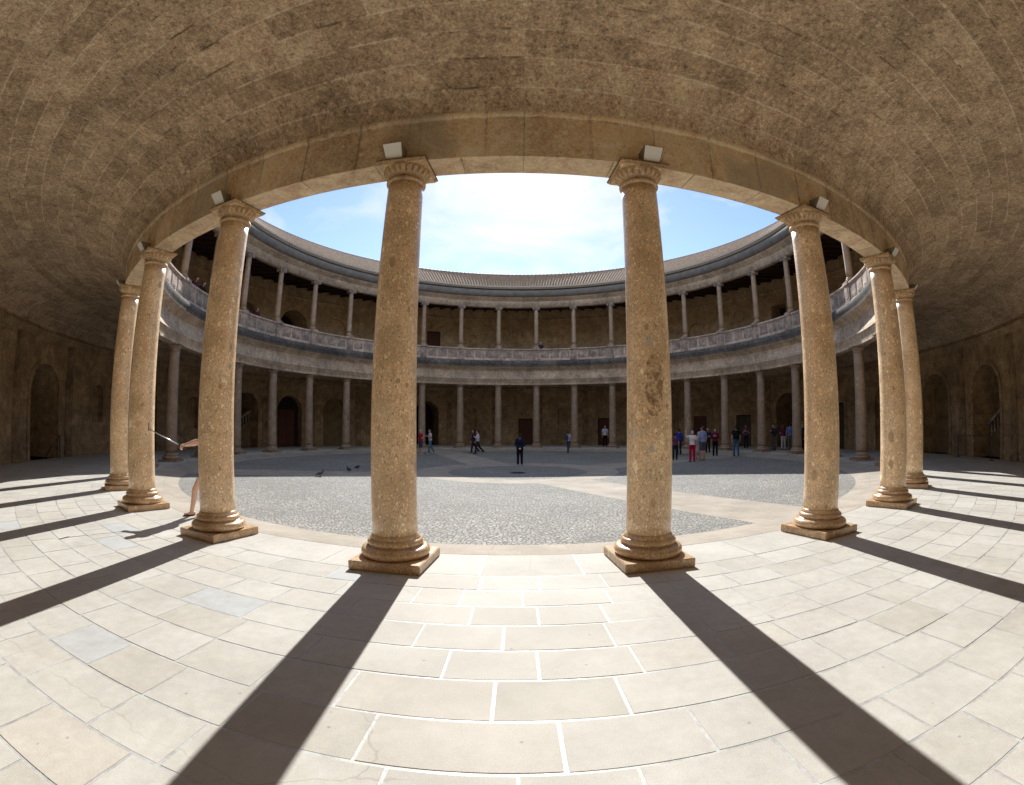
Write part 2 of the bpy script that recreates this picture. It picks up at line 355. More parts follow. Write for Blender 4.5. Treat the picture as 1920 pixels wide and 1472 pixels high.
# gallery floor: every slab modelled, set in cement joints
rows = [14.53, 15.34, 15.78, 16.19, 16.6, 17.03, 17.44, 17.88, 18.31, 18.73, 19.15, 19.58, 20.0, 20.42]
grey_spots = [(-3.35, -17.9), (-2.75, -16.75), (-2.05, -15.6), (-6.0, -14.75), (-7.5, -16.05), (-5.15, -15.35)]
mb = MB(); rs = random.Random(3)
bed = MB(); bed.sweep([(STEP+.015, -.002), (20.6, -.002)], n=256)
ri = MB(); ri.sweep([(STEP, -.30), (STEP, -.012), (STEP+.012, -.001), (STEP+.03, -.001), (STEP+.03, -.06)], n=256)
tag(ri.build('kerb', M['paving']), kind='structure')
known = {4: R_(-2.77), 5: R_(-1.79), 6: R_(-.67), 7: R_(.48)}
for i in range(len(rows)-1):
    Ra, Rb = rows[i], rows[i+1]; Rm = (Ra+Rb)/2
    a = known.get(i, rs.uniform(-1, 0)*.04); a_end = a+2*PI
    base_len = 1.05 if i == 0 else .66
    cuts = [a]
    while cuts[-1] < a_end-1.6*base_len/Rm:
        cuts.append(cuts[-1]+base_len*rs.uniform(.84, 1.22)/Rm)
    cuts.append(a_end)
    g = .008
    for j in range(len(cuts)-1):
        s, e = cuts[j]+g/Rm, cuts[j+1]-g/Rm
        tint = rs.choice([rs.uniform(.0, .78), rs.uniform(.2, .6), rs.uniform(.3, .7)])
        if rs.random() < .02: tint = .85
        for gx, gy in grey_spots:
            ga = math.atan2(gx, -gy); gr = math.hypot(gx, gy)
            if Ra < gr < Rb and s < (ga if ga > s else ga+2*PI) < e: tint = 1.0
        zt = rs.uniform(-.0006, .0008); tx = rs.uniform(-.0012, .0012)
        n = max(2, int((e-s)*Rm/.16)); c = .0035; ja, jb = rs.uniform(-.003, .003), rs.uniform(-.003, .003); s += rs.uniform(-.003, .003)/Rm; e += rs.uniform(-.003, .003)/Rm
        loop_top = []; loop_bot = []
        ks = [s+(e-s)*k/n for k in range(n+1)]
        for k, aa in enumerate(ks):
            sa = aa+(c/Rm if k == 0 else -c/Rm if k == n else 0)
            loop_top.append((pol(Ra+g+c+ja, sa, zt), pol(Rb-g-c+jb, sa, zt+tx)))
            loop_bot.append((pol(Ra+g+ja, aa, -.006), pol(Rb-g+jb, aa, -.006)))
        b = mb.add([p for pr in loop_top for p in pr]); d = mb.add([p for pr in loop_bot for p in pr])
        for k in range(n):
            mb.face((b+2*k, b+2*k+2, b+2*k+3, b+2*k+1), None, 0, tint)
            mb.face((b+2*k, d+2*k, d+2*k+2, b+2*k+2), None, 0, tint)
            mb.face((b+2*k+1, b+2*k+3, d+2*k+3, d+2*k+1), None, 0, tint)
        mb.face((b, b+1, d+1, d), None, 0, tint); mb.face((b+2*n, d+2*n, d+2*n+1, b+2*n+1), None, 0, tint)
fl = mb.build('gallery_floor', M['tiles']); tag(fl, kind='structure')
jo = bed.build('floor_joints', M['grout']); tag(jo, kind='structure')

# ------------------------------------------------------------------ lower columns
def lower_column():
    root = empty('stone_column')
    m = MB(); m.box(-.42, .42, -.42, .42, 0, .105, ch=.008); m.build('plinth', M['base'], root)
    m = MB()
    def torus(r, z, rad): return [(r+rad*cos(t), z+rad*sin(t)) for t in [(-PI/2)+PI*k/8 for k in range(9)]]
    m.lathe([(.345, .102)]+torus(.345, .165, .06)+[(.325, .226), (.322, .24)]+torus(.285, .27, .042)+[(.29, .314), (.285, .33), (.272, .350), (.266, .362)], 56)
    m.build('base', M['base'], root)
    m = MB(); pr = []
    for k in range(25):
        t = k/24; z = .362+t*(4.56-.362)
        pr.append((.264-.006*t-.036*max(0, t-.25)**1.3/.75**1.3, z))
    m.lathe(pr, 56); m.build('shaft', M['column'], root)
    m = MB()
    egg = lambda r, z, a: r+((.038*min(1.0, 1.5*abs(cos(11*a)))-.028)*max(0.0, 1-((z-4.722)/.045)**2)**.6 if 4.678 < z < 4.766 else 0)
    prof = [(.222, 4.555)]+[(.222+.028*math.cos(t), 4.59+.03*math.sin(t)) for t in [-PI/2+PI*k/6 for k in range(7)]]+[(.224, 4.622), (.224, 4.645), (.243, 4.65), (.243, 4.666)]
    prof += [(.248+.045*math.sin(PI/2*k/12), 4.668+.095*k/12) for k in range(13)]+[(.293, 4.768)]
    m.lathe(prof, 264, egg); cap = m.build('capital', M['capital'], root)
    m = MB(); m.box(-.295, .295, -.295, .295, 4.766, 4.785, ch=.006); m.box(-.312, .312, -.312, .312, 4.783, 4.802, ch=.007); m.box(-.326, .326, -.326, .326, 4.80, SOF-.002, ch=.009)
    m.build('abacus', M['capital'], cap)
    return root
proto = lower_column()
shaft_plain = [x for x in D.objects if x.parent == proto and x.name.startswith('shaft')][0].data
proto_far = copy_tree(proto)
for ch in [x for x in D.objects if x.parent == proto and x.name.startswith('shaft')]: ch.data = ch.data.copy(); ch.data.materials[0] = M['column_patched']
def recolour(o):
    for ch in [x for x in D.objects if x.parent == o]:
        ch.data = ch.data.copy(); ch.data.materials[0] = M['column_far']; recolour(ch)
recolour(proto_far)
def ordinal(n): return ['first', 'second', 'third', 'fourth', 'fifth', 'sixth', 'seventh', 'eighth', 'ninth', 'tenth', 'eleventh', 'twelfth'][n]
for k in range(NC):
    a = (k+.5)*ST
    near_one = (k if k < 16 else 31-k) < 4
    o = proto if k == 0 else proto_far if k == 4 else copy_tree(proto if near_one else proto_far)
    if near_one and k:
        for ch in [x for x in D.objects if x.parent == o and x.name.startswith('shaft')]: ch.data = shaft_plain
    o.location = pol(RC, a); o.rotation_euler = (0, 0, a)
    side = 'right' if k < 16 else 'left'; idx = k if k < 16 else 31-k
    if idx < 4:
        lab = {0: 'big mottled brown stone column standing just %s of the central floor bay' % side,
               1: 'mottled brown stone column in the near arcade, second from the central bay on the %s' % side,
               2: 'brown stone column standing third from the central bay on the %s' % side,
               3: 'farthest visible brown column of the sunlit near arcade on the %s, half hidden' % side}[idx]
        if idx == 1 and side == 'left': lab = 'mottled brown stone column hiding the person with the selfie stick'
        tag(o, lab, 'column', 'mottled columns of the near arcade')
    else:
        n = 15-idx
        lab = 'shaded grey column under the far balcony, %s %s of the dark central door' % (ordinal(n), side)
        tag(o, lab, 'column', 'shaded columns of the far lower arcade')

# ------------------------------------------------------------------ entablature, vault
ent = empty('stone_entablature'); tag(ent, 'curved stone entablature ring carried by the lower columns under the balcony', 'entablature')
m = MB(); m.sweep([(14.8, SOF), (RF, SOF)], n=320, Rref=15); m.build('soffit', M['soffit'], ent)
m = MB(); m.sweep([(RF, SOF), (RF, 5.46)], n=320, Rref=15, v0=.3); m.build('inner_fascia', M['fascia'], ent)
m = MB(); m.sweep([(14.8, SOF), (14.8, 5.02), (14.785, 5.03), (14.785, 5.24), (14.75, 5.26), (14.75, 5.30), (14.80, 5.32), (14.80, 5.90)], n=320, Rref=15); m.build('frieze', M['entab'], ent)
m = MB(); m.sweep([(14.80, 5.90), (14.74, 5.93), (14.72, 6.01), (14.66, 6.03), (14.60, 6.10), (14.48, 6.13), (14.45, 6.17)], n=320, Rref=15); m.build('cornice', M['entab'], ent)
m = MB(); m.sweep([(14.45, 6.17), (14.44, 6.30), (14.40, 6.36), (14.385, 6.46), (14.41, 6.56), (14.47, 6.61), (14.62, 6.68), (14.80, 6.71)], n=320, Rref=15); m.build('cornice_edge', M['lichen'], ent)

va = MB(); prof = []
for k in range(33):
    th = PI*k/32; R = 17.85-2.62*cos(th); z = 5.44-.38*(k/32)+1.02*sin(th)**.95
    prof.append((R, z))
prof = [(RF, 5.46), (15.225, 5.465)]+prof[1:-1]+[(RW-.02, 5.06)]
va.sweep(prof, n=320, Rref=16.5, smooth=True)
v = va.build('gallery_vault', M['vault']); tag(v, 'brown weathered stone barrel vault curving over the near gallery', 'vault')
m = MB(); m.sweep([(RF+.001, 5.42), (RF+.025, 5.445), (RF+.04, 5.48), (RF+.03, 5.53)], n=320, Rref=15)
m.build('mortar_fillet', M['fascia'], v)
m = MB(); m.sweep([(14.80, 6.71), (20.6, 6.71)], n=160, Rref=17); tag(m.build('upper_floor', M['bal']), kind='structure')

# uplight boxes on the architrave above each near column
def lamp_box():
    root = empty('uplight_box')
    m = MB()
    b = m.add([(-.135, 0, 0), (.135, 0, 0), (.135, 0, .20), (-.135, 0, .20), (-.12, -.10, 0), (.12, -.10, 0), (.135, -.23, .20), (-.135, -.23, .20)])
    for f in ((0, 1, 2, 3), (0, 4, 5, 1), (3, 2, 6, 7), (0, 3, 7, 4), (1, 5, 6, 2)): m.face([b+i for i in f])
    m.build('housing', M['lampside'], root)
    m = MB(); c = m.add([(-.115, -.104, .008), (.115, -.104, .008), (.128, -.232, .192), (-.128, -.232, .192), (-.115, -.098, .004), (.115, -.098, .004), (.128, -.222, .196), (-.128, -.222, .196)])
    for f in ((0, 1, 2, 3), (4, 7, 6, 5), (0, 4, 5, 1), (1, 5, 6, 2), (2, 6, 7, 3), (3, 7, 4, 0)): m.face([c+i for i in f])
    m.build('diffuser', M['lampbox'], root)
    return root
pl = lamp_box(); first = True
for k in (-4, -3, -2, -1, 0, 1, 2, 3):
    o = pl if first else copy_tree(pl); first = False
    a = (k+.5)*ST; a2 = a+(.0055 if k >= 0 else -.0055)
    o.matrix_world = ringm(RF+.003, a2, SOF+.012) @ Matrix.Diagonal((.92, .95, .76, 1))
    side = 'right' if k >= 0 else 'left'; idx = k if k >= 0 else -k-1
    lab = ['white uplight box above the big column just %s of the central bay', 'white uplight box above the second column on the %s',
           'small white uplight box above the third column on the %s', 'tiny uplight box above the farthest near column on the %s'][idx] % side
    tag(o, lab, 'light', 'uplight boxes on the architrave')

# ------------------------------------------------------------------ walls with openings
def wall(name, R, z0, z1, ops, mat, label, cat, Rend=None):
    root = empty(name); tag(root, label, cat)
    m = MB(); ops = sorted(ops, key=lambda o: o['a'])
    def strip(aa, ab, za0, za1, zb0, zb1):
        m.quad(pol(R, aa, za0), pol(R, ab, zb0), pol(R, ab, zb1), pol(R, aa, za1), [(aa*R, za0), (ab*R, zb0), (ab*R, zb1), (aa*R, za1)])
    def plain(aa, ab):
        n = max(1, int((ab-aa)*R/.6))
        for k in range(n):
            s, e = aa+(ab-aa)*k/n, aa+(ab-aa)*(k+1)/n; strip(s, e, z0, z1, z0, z1)
    cur = -PI
    for o in ops:
        hw = o['w']/2; n = 14; ac = R_(o['a'])
        A = [ac+math.asin(max(-1, min(1, (hw*(-cos(PI*k/n)))/R))) for k in range(n+1)]
        plain(cur, A[0])
        def top(a):
            if not o.get('arch'): return o['zt']
            x = R*sin(a-ac); return o['zt']-hw+math.sqrt(max(0, hw*hw-x*x))
        d = o.get('d', .3); zbm = o.get('zb', z0)
        for k in range(n):
            s, e = A[k], A[k+1]; ts, te = top(s), top(e)
            strip(s, e, ts, z1, te, z1)
            if zbm > z0: strip(s, e, z0, zbm, z0, zbm)
            # intrados and sill run straight back
            def back(a, z):
                p = pol(R, a, z)+Vector((sin(ac), -cos(ac), 0))*d; return p
            m.quad(pol(R, s, ts), back(s, ts), back(e, te), pol(R, e, te), [(s*R, 0), (s*R, d), (e*R, d), (e*R, 0)])
            if zbm > z0: m.quad(pol(R, s, zbm), pol(R, e, zbm), back(e, zbm), back(s, zbm), [(s*R, 0), (e*R, 0), (e*R, d), (s*R, d)])
        for a in (A[0], A[-1]):
            t = top(a); p0, p1 = pol(R, a, zbm), pol(R, a, t); w = Vector((sin(ac), -cos(ac), 0))*d
            m.quad(p0, p0+w, p1+w, p1, [(0, zbm), (d, zbm), (d, t), (0, t)])
        # back of the opening in a local frame
        fr = ringm(R, ac) ; hwx = hw
        bk = MB(); ys = -d-.004
        def outline(inset=0, y=ys):
            if o.get('arch'):
                pts = [(-hwx+inset, y, zbm), (hwx-inset, y, zbm)]
                r = hwx-inset; zc = o['zt']-hwx
                pts += [(r*cos(PI*k/12), y, zc+r*sin(PI*k/12)) for k in range(13)]
            else: pts = [(-hwx+inset, y, zbm), (hwx-inset, y, zbm), (hwx-inset, y, o['zt']-inset), (-hwx+inset, y, o['zt']-inset)]
            return pts
        P0 = outline(0, ys+.02); P1 = outline(0, ys-.06)
        b = bk.add([fr @ Vector(p) for p in P0]); c = bk.add([fr @ Vector(p) for p in P1]); nn = len(P0)
        uvp = [(p[0], p[2]) for p in P0]
        bk.face([b+i for i in range(nn)], uvp); bk.face([c+i for i in range(nn)][::-1], uvp[::-1])
        for i in range(nn): bk.face((b+i, c+i, c+(i+1) % nn, b+(i+1) % nn))
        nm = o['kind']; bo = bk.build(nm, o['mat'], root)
        if o.get('plabel'): bo['label'] = o['plabel']
        if o.get('leaf'):   # panelled leaves within the opening
            lf = MB(); hl = o.get('leafh', o['zt']-.06); lw = o.get('leafw', o['w']-.1)
            for sx in (-1, 1):
                x0, x1 = (sx*lw/2, sx*.006) if sx < 0 else (.006, lw/2)
                lf.box(x0, x1, ys+.03, ys+.08, zbm+.02, hl, fr)
                nz = 4
                for q in range(nz):
                    za, zc2 = zbm+.1+(hl-zbm-.12)*q/nz, zbm+(hl-zbm-.12)*(q+1)/nz
                    lf.box(x0+.07, x1-.07, ys+.078, ys+.10, za, zc2, fr, ch=.012)
            lo = lf.build('door', o['leaf'], root)
            h = MB(); h.tube([fr @ Vector((.09, ys+.13, zbm+1.0)), fr @ Vector((.09, ys+.13, zbm+1.16))], .014); h.build('handle', M['iron'], lo)
        if o.get('trim', True):
            tr = MB(); tw = o.get('tw', .20); pr = .045
            if o.get('arch'):
                zc = o['zt']-hwx
                inner = [(-hwx, zbm)]+[(-hwx*cos(PI*k/16), zc+hwx*sin(PI*k/16)) for k in range(17)]+[(hwx, zbm)]
                outer = [(-hwx-tw, zbm)]+[(-(hwx+tw)*cos(PI*k/16), zc+(hwx+tw)*sin(PI*k/16)) for k in range(17)]+[(hwx+tw, zbm)]
            else:
                inner = [(-hwx, zbm), (-hwx, o['zt']), (hwx, o['zt']), (hwx, zbm)]
                outer = [(-hwx-tw, zbm), (-hwx-tw, o['zt']+tw), (hwx+tw, o['zt']+tw), (hwx+tw, zbm)]
            yb = .0
            def off(x): return R-math.sqrt(R*R-x*x)  # chord sag of the curved wall
            for q in range(len(inner)-1):
                i0, i1, o0, o1 = inner[q], inner[q+1], outer[q], outer[q+1]
                def P(pt, y): return fr @ Vector((pt[0], y+off(pt[0]), pt[1]))
                tr.quad(P(i0, pr), P(i1, pr), P(o1, pr), P(o0, pr), [(i0[0], i0[1]), (i1[0], i1[1]), (o1[0], o1[1]), (o0[0], o0[1])])
                tr.quad(P(o0, pr), P(o1, pr), P(o1, -.02), P(o0, -.02)); tr.quad(P(i1, pr), P(i0, pr), P(i0, -.05), P(i1, -.05))
            tr.build('archivolt' if o.get('arch') else 'door_frame' if 'door' in o['kind'] or o.get('leaf') else 'niche_frame', mat, root)
        cur = A[-1]
    plain(cur, PI)
    m.build('wall_surface', mat, root)
    return root
A = lambda a, w=2.1, zt=3.85, **k: dict(a=a, w=w, zt=zt, arch=True, **k)
ops = [
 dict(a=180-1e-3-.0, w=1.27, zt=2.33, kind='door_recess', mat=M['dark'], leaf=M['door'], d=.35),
 A(-168.75, .76, 3.27, zb=1.28, kind='niche', mat=M['wall'], d=.3, tw=.12), A(168.75, .76, 3.27, zb=1.28, kind='niche', mat=M['wall'], d=.3, tw=.12),
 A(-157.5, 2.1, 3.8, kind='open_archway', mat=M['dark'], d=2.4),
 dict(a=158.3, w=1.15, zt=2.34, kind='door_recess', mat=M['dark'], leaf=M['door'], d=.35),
 A(-146.25, .76, 3.27, zb=1.28, kind='niche', mat=M['wall'], d=.3, tw=.12), A(146.25, .76, 3.27, zb=1.28, kind='niche', mat=M['wall'], d=.3, tw=.12),
 A(-134.8, 1.95, 3.75, kind='blind_arch', mat=M['infill'], d=.3),
 A(135, 2.1, 3.8, kind='blind_arch', mat=M['wall'], d=.3, leaf=M['door'], leafh=2.38, leafw=1.1),
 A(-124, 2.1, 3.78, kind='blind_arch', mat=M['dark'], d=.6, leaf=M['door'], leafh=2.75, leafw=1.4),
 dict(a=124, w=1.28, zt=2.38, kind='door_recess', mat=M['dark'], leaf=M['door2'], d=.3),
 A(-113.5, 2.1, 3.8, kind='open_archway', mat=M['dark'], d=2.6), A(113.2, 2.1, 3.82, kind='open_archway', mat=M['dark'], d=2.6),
 A(-101.25, .76, 3.27, zb=1.28, kind='niche', mat=M['wall'], d=.3, tw=.12), dict(a=101.6, w=1.1, zt=2.9, kind='door_recess', mat=M['dark'], leaf=M['door2'], d=.3),
 A(90, 2.0, 3.8, kind='blind_arch', mat=M['wall'], d=.3), A(-90, 2.0, 3.8, kind='blind_arch', mat=M['wall'], d=.3),
 A(79.0, 1.95, 3.87, kind='blind_arch', mat=M['infill'], d=.75), A(-79.4, .86, 3.3, zb=1.5, kind='niche', mat=M['wall'], d=.3, tw=.12),
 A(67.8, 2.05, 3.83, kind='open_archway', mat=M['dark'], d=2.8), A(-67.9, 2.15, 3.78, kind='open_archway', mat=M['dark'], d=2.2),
]
for o in ops:
    if o['a'] > 179.9: o['a'] = 178.19+1.81-.0005-2.05 if False else 177.95
gw = wall('gallery_wall', RW, 0, 5.1, ops, M['wall'], 'dim brown stone rear wall of the lower gallery with arches, doors and niches', 'wall')
m = MB(); m.sweep([(RW+.02, 4.74), (RW-.05, 4.76), (RW-.06, 4.84), (RW-.11, 4.88), (RW-.16, 4.98), (RW-.18, 5.06), (RW-.02, 5.07)], n=256); m.build('wall_cornice', M['wall'], gw)
m = MB(); m.sweep([(RW-.002, .42), (RW-.04, .40), (RW-.045, .0)], n=8, a0=R_(72), a1=R_(75))
for k in range(NC):
    a = (k+.5)*ST; fr = ringm(RW, a)
    m = MB(); m.box(-.24, .24, -.05, .07, .30, 4.5, fr); m.box(-.28, .28, -.05, .10, 0, .30, fr, ch=.01); m.box(-.29, .29, -.05, .11, 4.5, 4.73, fr, ch=.015); m.box(-.15, .15, .02, .085, .5, 4.3, fr)
    m.build('pilaster', M['wall'], gw)

uops = [
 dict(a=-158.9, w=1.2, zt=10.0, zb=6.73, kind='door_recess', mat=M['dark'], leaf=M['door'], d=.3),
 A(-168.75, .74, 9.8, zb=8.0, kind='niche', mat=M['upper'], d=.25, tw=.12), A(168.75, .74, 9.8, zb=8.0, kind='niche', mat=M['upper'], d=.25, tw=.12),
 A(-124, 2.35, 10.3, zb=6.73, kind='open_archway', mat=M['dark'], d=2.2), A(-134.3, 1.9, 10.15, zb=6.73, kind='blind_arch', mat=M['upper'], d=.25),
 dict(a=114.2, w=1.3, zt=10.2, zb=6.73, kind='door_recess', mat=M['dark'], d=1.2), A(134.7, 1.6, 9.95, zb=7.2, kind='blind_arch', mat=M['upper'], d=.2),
 A(-112.5, 1.9, 10.1, zb=6.73, kind='blind_arch', mat=M['infill'], d=.25), A(90, .74, 9.8, zb=8, kind='niche', mat=M['upper'], d=.25, tw=.12), A(-90, .74, 9.8, zb=8, kind='niche', mat=M['upper'], d=.25, tw=.12),
]
uw = wall('upper_gallery_wall', RW, 6.71, 12.25, uops, M['upper'], 'shaded ochre rear wall of the upper gallery behind the balcony columns', 'wall')
m = MB(); m.sweep([(RW, 11.2), (RW-.06, 11.22), (RW-.08, 11.4), (RW-.002, 11.42)], n=200); m.build('string_course', M['upper'], uw)
for a in (124.0, 179.99, 146.25, -179.99+.0):
    if a < 0: continue
    m = MB(); fr = ringm(RW, R_(a), 9.95) @ Matrix.Rotation(-PI/2, 4, 'X')
    m.lathe([(.50, -.03), (.50, .05), (.44, .07), (.40, .05), (.38, .0), (.36, -.03)], 40, m=fr, cap=False); m.build('medallion', M['upper'], uw)
m = MB(); m.sweep([(14.9, 11.06), (20.6, 12.2)], n=200, Rref=17)
cl = m.build('wooden_ceiling', M['wood']); tag(cl, 'dark timber ceiling of the upper gallery', 'ceiling')
for k in range(96):
    pass
bmz = MB()
for k in range(128):
    a = 2*PI*k/128
    p0, p1 = pol(15.1, a, 11.08), pol(20.4, a, 12.12); x = Vector((cos(a), sin(a), 0))*.06; dz = Vector((0, 0, -.12))
    b = bmz.add([p0-x, p0+x, p1+x, p1-x, p0-x+dz, p0+x+dz, p1+x+dz, p1-x+dz])
    for f in ((4, 5, 6, 7), (0, 4, 7, 3), (1, 2, 6, 5)): bmz.face([b+i for i in f])
bmo = bmz.build('rafter', M['wood'], cl); tag(bmo, kind='stuff')
m = MB(); m.sweep([(24.2, -1.0), (24.2, 12.6)], n=160); tag(m.build('outer_wall', M['wall']), 'outer stone shell wall of the round palace behind the galleries', 'wall')

# stairs and their balustrades inside the open arches
def stairs(adeg, flip, label, depth=.75):
    fr = ringm(RW+depth, R_(adeg)); root = empty('stone_staircase'); tag(root, label, 'staircase', 'stairs seen through arches')
    s = -1 if flip else 1
    X = lambda x: s*x
    m = MB(); z0, z1 = .75, 1.95
    P = [(-1.0, z0), (1.0, z1), (1.0, 0), (-1.0, 0)]
    b = m.add([fr @ Vector((X(x), 0, z)) for x, z in P]); c = m.add([fr @ Vector((X(x), -.22, z)) for x, z in P])
    m.face([b+i for i in range(4)]); m.face([c+i for i in range(4)][::-1])
    for i in range(4): m.face((b+i, c+i, c+(i+1) % 4, b+(i+1) % 4))
    m.build('stair_wall', M['infill'], root)
    for k in range(8):
        x = -.88+k*.25; zz = z0+(x+1)/2*(z1-z0)
        m = MB(); m.lathe([(.05, 0), (.05, .06), (.03, .09), (.06, .25), (.03, .46), (.05, .52), (.05, .60)], 12, m=fr @ Matrix.Translation((X(x), -.11, zz-.02)))
        m.build('baluster', M['bal'], root)
    m = MB(); b = m.add([fr @ Vector((X(x), y, z)) for x, z in ((-1.0, z0+.58), (1.0, z1+.58), (1.0, z1+.72), (-1.0, z0+.72)) for y in (.02, -.24)])
    for f in ((0, 2, 4, 6), (1, 7, 5, 3), (0, 1, 3, 2), (4, 5, 7, 6)): m.face([b+i for i in f])
    m.build('handrail', M['bal'], root)
stairs(67.8, True, 'stone stair with balusters climbing inside the open arch at the right edge')
stairs(-113.5, True, 'stone stair balustrade inside the dark arch across the court on the left')

# ------------------------------------------------------------------ balcony balustrade
bal = empty('stone_balustrade'); tag(bal, 'pale carved stone parapet running round the upper gallery', 'balustrade')
m = MB(); m.sweep([(14.76, 6.7), (14.76, 6.82), (14.80, 6.84), (14.80, 7.48)], n=320, Rref=15); m.sweep([(14.96, 7.48), (14.96, 6.7)], n=320, Rref=15); m.build('parapet_wall', M['bal'], bal)
m = MB(); m.sweep([(14.96, 7.47), (15.03, 7.5), (15.03, 7.6), (14.74, 7.62), (14.71, 7.59), (14.71, 7.53), (14.75, 7.5), (14.80, 7.47)], n=320, Rref=15); m.build('top_rail', M['bal'], bal)
for k in range(NC):
    a = (k+.5)*ST
    m = MB(); fr = ringm(15.0, a); m.box(-.26, .26, -.22, .30, 6.7, 6.84, fr, ch=.01); m.box(-.23, .23, -.2, .27, 6.84, 7.52, fr); m.box(-.27, .27, -.24, .33, 7.52, 7.68, fr, ch=.012)
    m.box(-.14, .14, .25, .285, 6.92, 7.44, fr, ch=.008)
    m.build('pedestal', M['bal'], bal)
    m = MB()
    for j in range(3):
        aa = a+ST*(.5+(j-1)*.27); fr = ringm(14.80, aa)
        m.box(-.33, .33, -.03, .022, 6.9, 7.44, fr, ch=.008); m.box(-.27, .27, .0, .034, 6.96, 7.38, fr, ch=.01)
    m.build('panel', M['bal'], bal)

# ------------------------------------------------------------------ upper columns
def upper_column():
    root = empty('upper_column')
    m = MB(); m.box(-.24, .24, -.24, .24, 7.68, 7.75, ch=.006)
    m.lathe([(.2, 7.75), (.23, 7.78), (.2, 7.82), (.19, 7.835), (.205, 7.855), (.18, 7.88), (.178, 7.9)], 32); m.build('base', M['column_pale'], root)
    m = MB(); m.lathe([(.176-.026*(k/10)**1.4, 7.9+2.82*k/10) for k in range(11)], 32); m.build('shaft', M['column_pale'], root)
    m = MB(); m.lathe([(.15, 10.71), (.175, 10.73), (.152, 10.76), (.16, 10.8), (.20, 10.86)], 32); m.box(-.23, .23, -.21, .21, 10.9, 10.978, ch=.008)
    cap = m.build('capital', M['bal'], root)
    m = MB()
    for sx in (-1, 1):
        fr = Matrix.Translation((sx*.20, 0, 10.835)) @ Matrix.Rotation(PI/2, 4, 'X')
        m.lathe([(.02, -.2), (.085, -.19), (.085, -.15), (.055, -.06), (.055, .06), (.085, .15), (.085, .19), (.02, .2)], 20, m=fr)
    m.box(-.2, .2, -.17, .17, 10.83, 10.905)
    m.build('volute', M['bal'], cap)
    return root
pu = upper_column(); first = True
for k in range(4, 28):
    a = (k+.5)*ST; o = pu if first else copy_tree(pu); first = False
    o.location = pol(RC, a); o.rotation_euler = (0, 0, a)
    side = 'right' if k < 16 else 'left'; idx = k if k < 16 else 31-k; n = 15-idx
    tag(o, 'slender pale upper column on the balcony parapet, %s to the %s of the centre axis' % (ordinal(n), side), 'column', 'slender columns of the upper gallery')

# ------------------------------------------------------------------ upper entablature, gutter, roof
ue = empty('upper_entablature'); tag(ue, 'grey weathered stone entablature and eaves above the upper columns', 'entablature')
m = MB(); m.sweep([(15.2, 11.080), (15.2, 10.960), (14.82, 10.960), (14.82, 11.110), (14.80, 11.120), (14.80, 11.260), (14.76, 11.290), (14.82, 11.320), (14.82, 11.440)], n=320, Rref=15); m.build('architrave', M['entab'], ue)
m = MB(); m.sweep([(14.82, 11.440), (14.72, 11.480), (14.68, 11.550), (14.52, 11.590), (14.46, 11.680)], n=320, Rref=15); m.build('cornice', M['entab'], ue)
m = MB(); m.sweep([(14.46, 11.680), (14.36, 11.720), (14.27, 11.820), (14.24, 11.970), (14.27, 12.120), (14.32, 12.200), (14.36, 12.200), (14.5, 12.220), (14.9, 12.320)], n=320, Rref=15); m.build('gutter', M['zinc'], ue)
rf = empty('tiled_roof'); tag(rf, 'terracotta tiled ring roof above the upper gallery', 'roof')
NT_ = 420; ns = 4
m = MB(); rowsR = [14.30, 14.32]+[14.6+.245*i for i in range(9)]
def roof_z(R, ph): return 12.50+(R-14.3)*.757+.055*abs(sin(ph))
b = len(m.v); NA = NT_*ns
for R in rowsR:
    for k in range(NA): a = 2*PI*k/NA; m.v.append(tuple(pol(R, a, roof_z(R, PI*k/ns) - (.10 if R == 14.30 else 0))))
for i in range(len(rowsR)-1):
    for k in range(NA):
        k2 = (k+1) % NA; m.face((b+i*NA+k, b+i*NA+k2, b+(i+1)*NA+k2, b+(i+1)*NA+k), None, 1 if i == 0 else 0, 0, False)
m.build('tile_slope', [M['tile_roof'], M['tile_end']], rf)
m = MB(); m.sweep([(14.31, 12.40), (14.34, 12.34), (14.5, 12.32), (15.0, 12.44)], n=320); m.build('eaves_board', M['tile_end'], rf)
m = MB(); b = len(m.v); NR = 640
for R, z in ((16.5, 14.12), (16.52, 14.26), (16.62, 14.33), (16.8, 14.34), (16.95, 14.26), (17.0, 14.09)):
    for k in range(NR): a = 2*PI*k/NR; m.v.append(tuple(pol(R, a, z+.02*(k % 2))))
for i in range(5):
    for k in range(NR): k2 = (k+1) % NR; m.face((b+i*NR+k, b+i*NR+k2, b+(i+1)*NR+k2, b+(i+1)*NR+k))
m.build('ridge_cap', M['ridge'], rf)
m = MB(); m.sweep([(16.9, 14.22), (24.5, 12.5)], n=160); m.build('outer_slope', M['tile_roof'], rf)

# ------------------------------------------------------------------ small metal things
ba = empty('metal_barrier'); tag(ba, 'thin metal barrier rail in front of the open stair arch at the right edge', 'barrier')
P0, P1 = pol(20.05, R_(72.6)), pol(19.95, R_(64.5))
for nm, pts, r in (('post', [P0, P0+Vector((0, 0, .93))], .022), ('post', [P1, P1+Vector((0, 0, .93))], .022), ('rail', [P0+Vector((0, 0, .93)), P1+Vector((0, 0, .93))], .02), ('rail', [P0+Vector((0, 0, .5)), P1+Vector((0, 0, .5))], .008)):
    m = MB(); m.tube(pts, r); m.build(nm, M['metal'], ba)
for P in (P0, P1):
    m = MB(); m.lathe([(.13, 0), (.13, .012), (.03, .03)], 20, m=Matrix.Translation(P)); m.build('foot', M['metal'], ba)
hr = empty('iron_handrail'); tag(hr, 'dark iron handrail slanting at the foot of the left open arch', 'handrail')
p0, p1 = pol(20.42, R_(-68.2), .12), pol(20.35, R_(-70.9), .95)
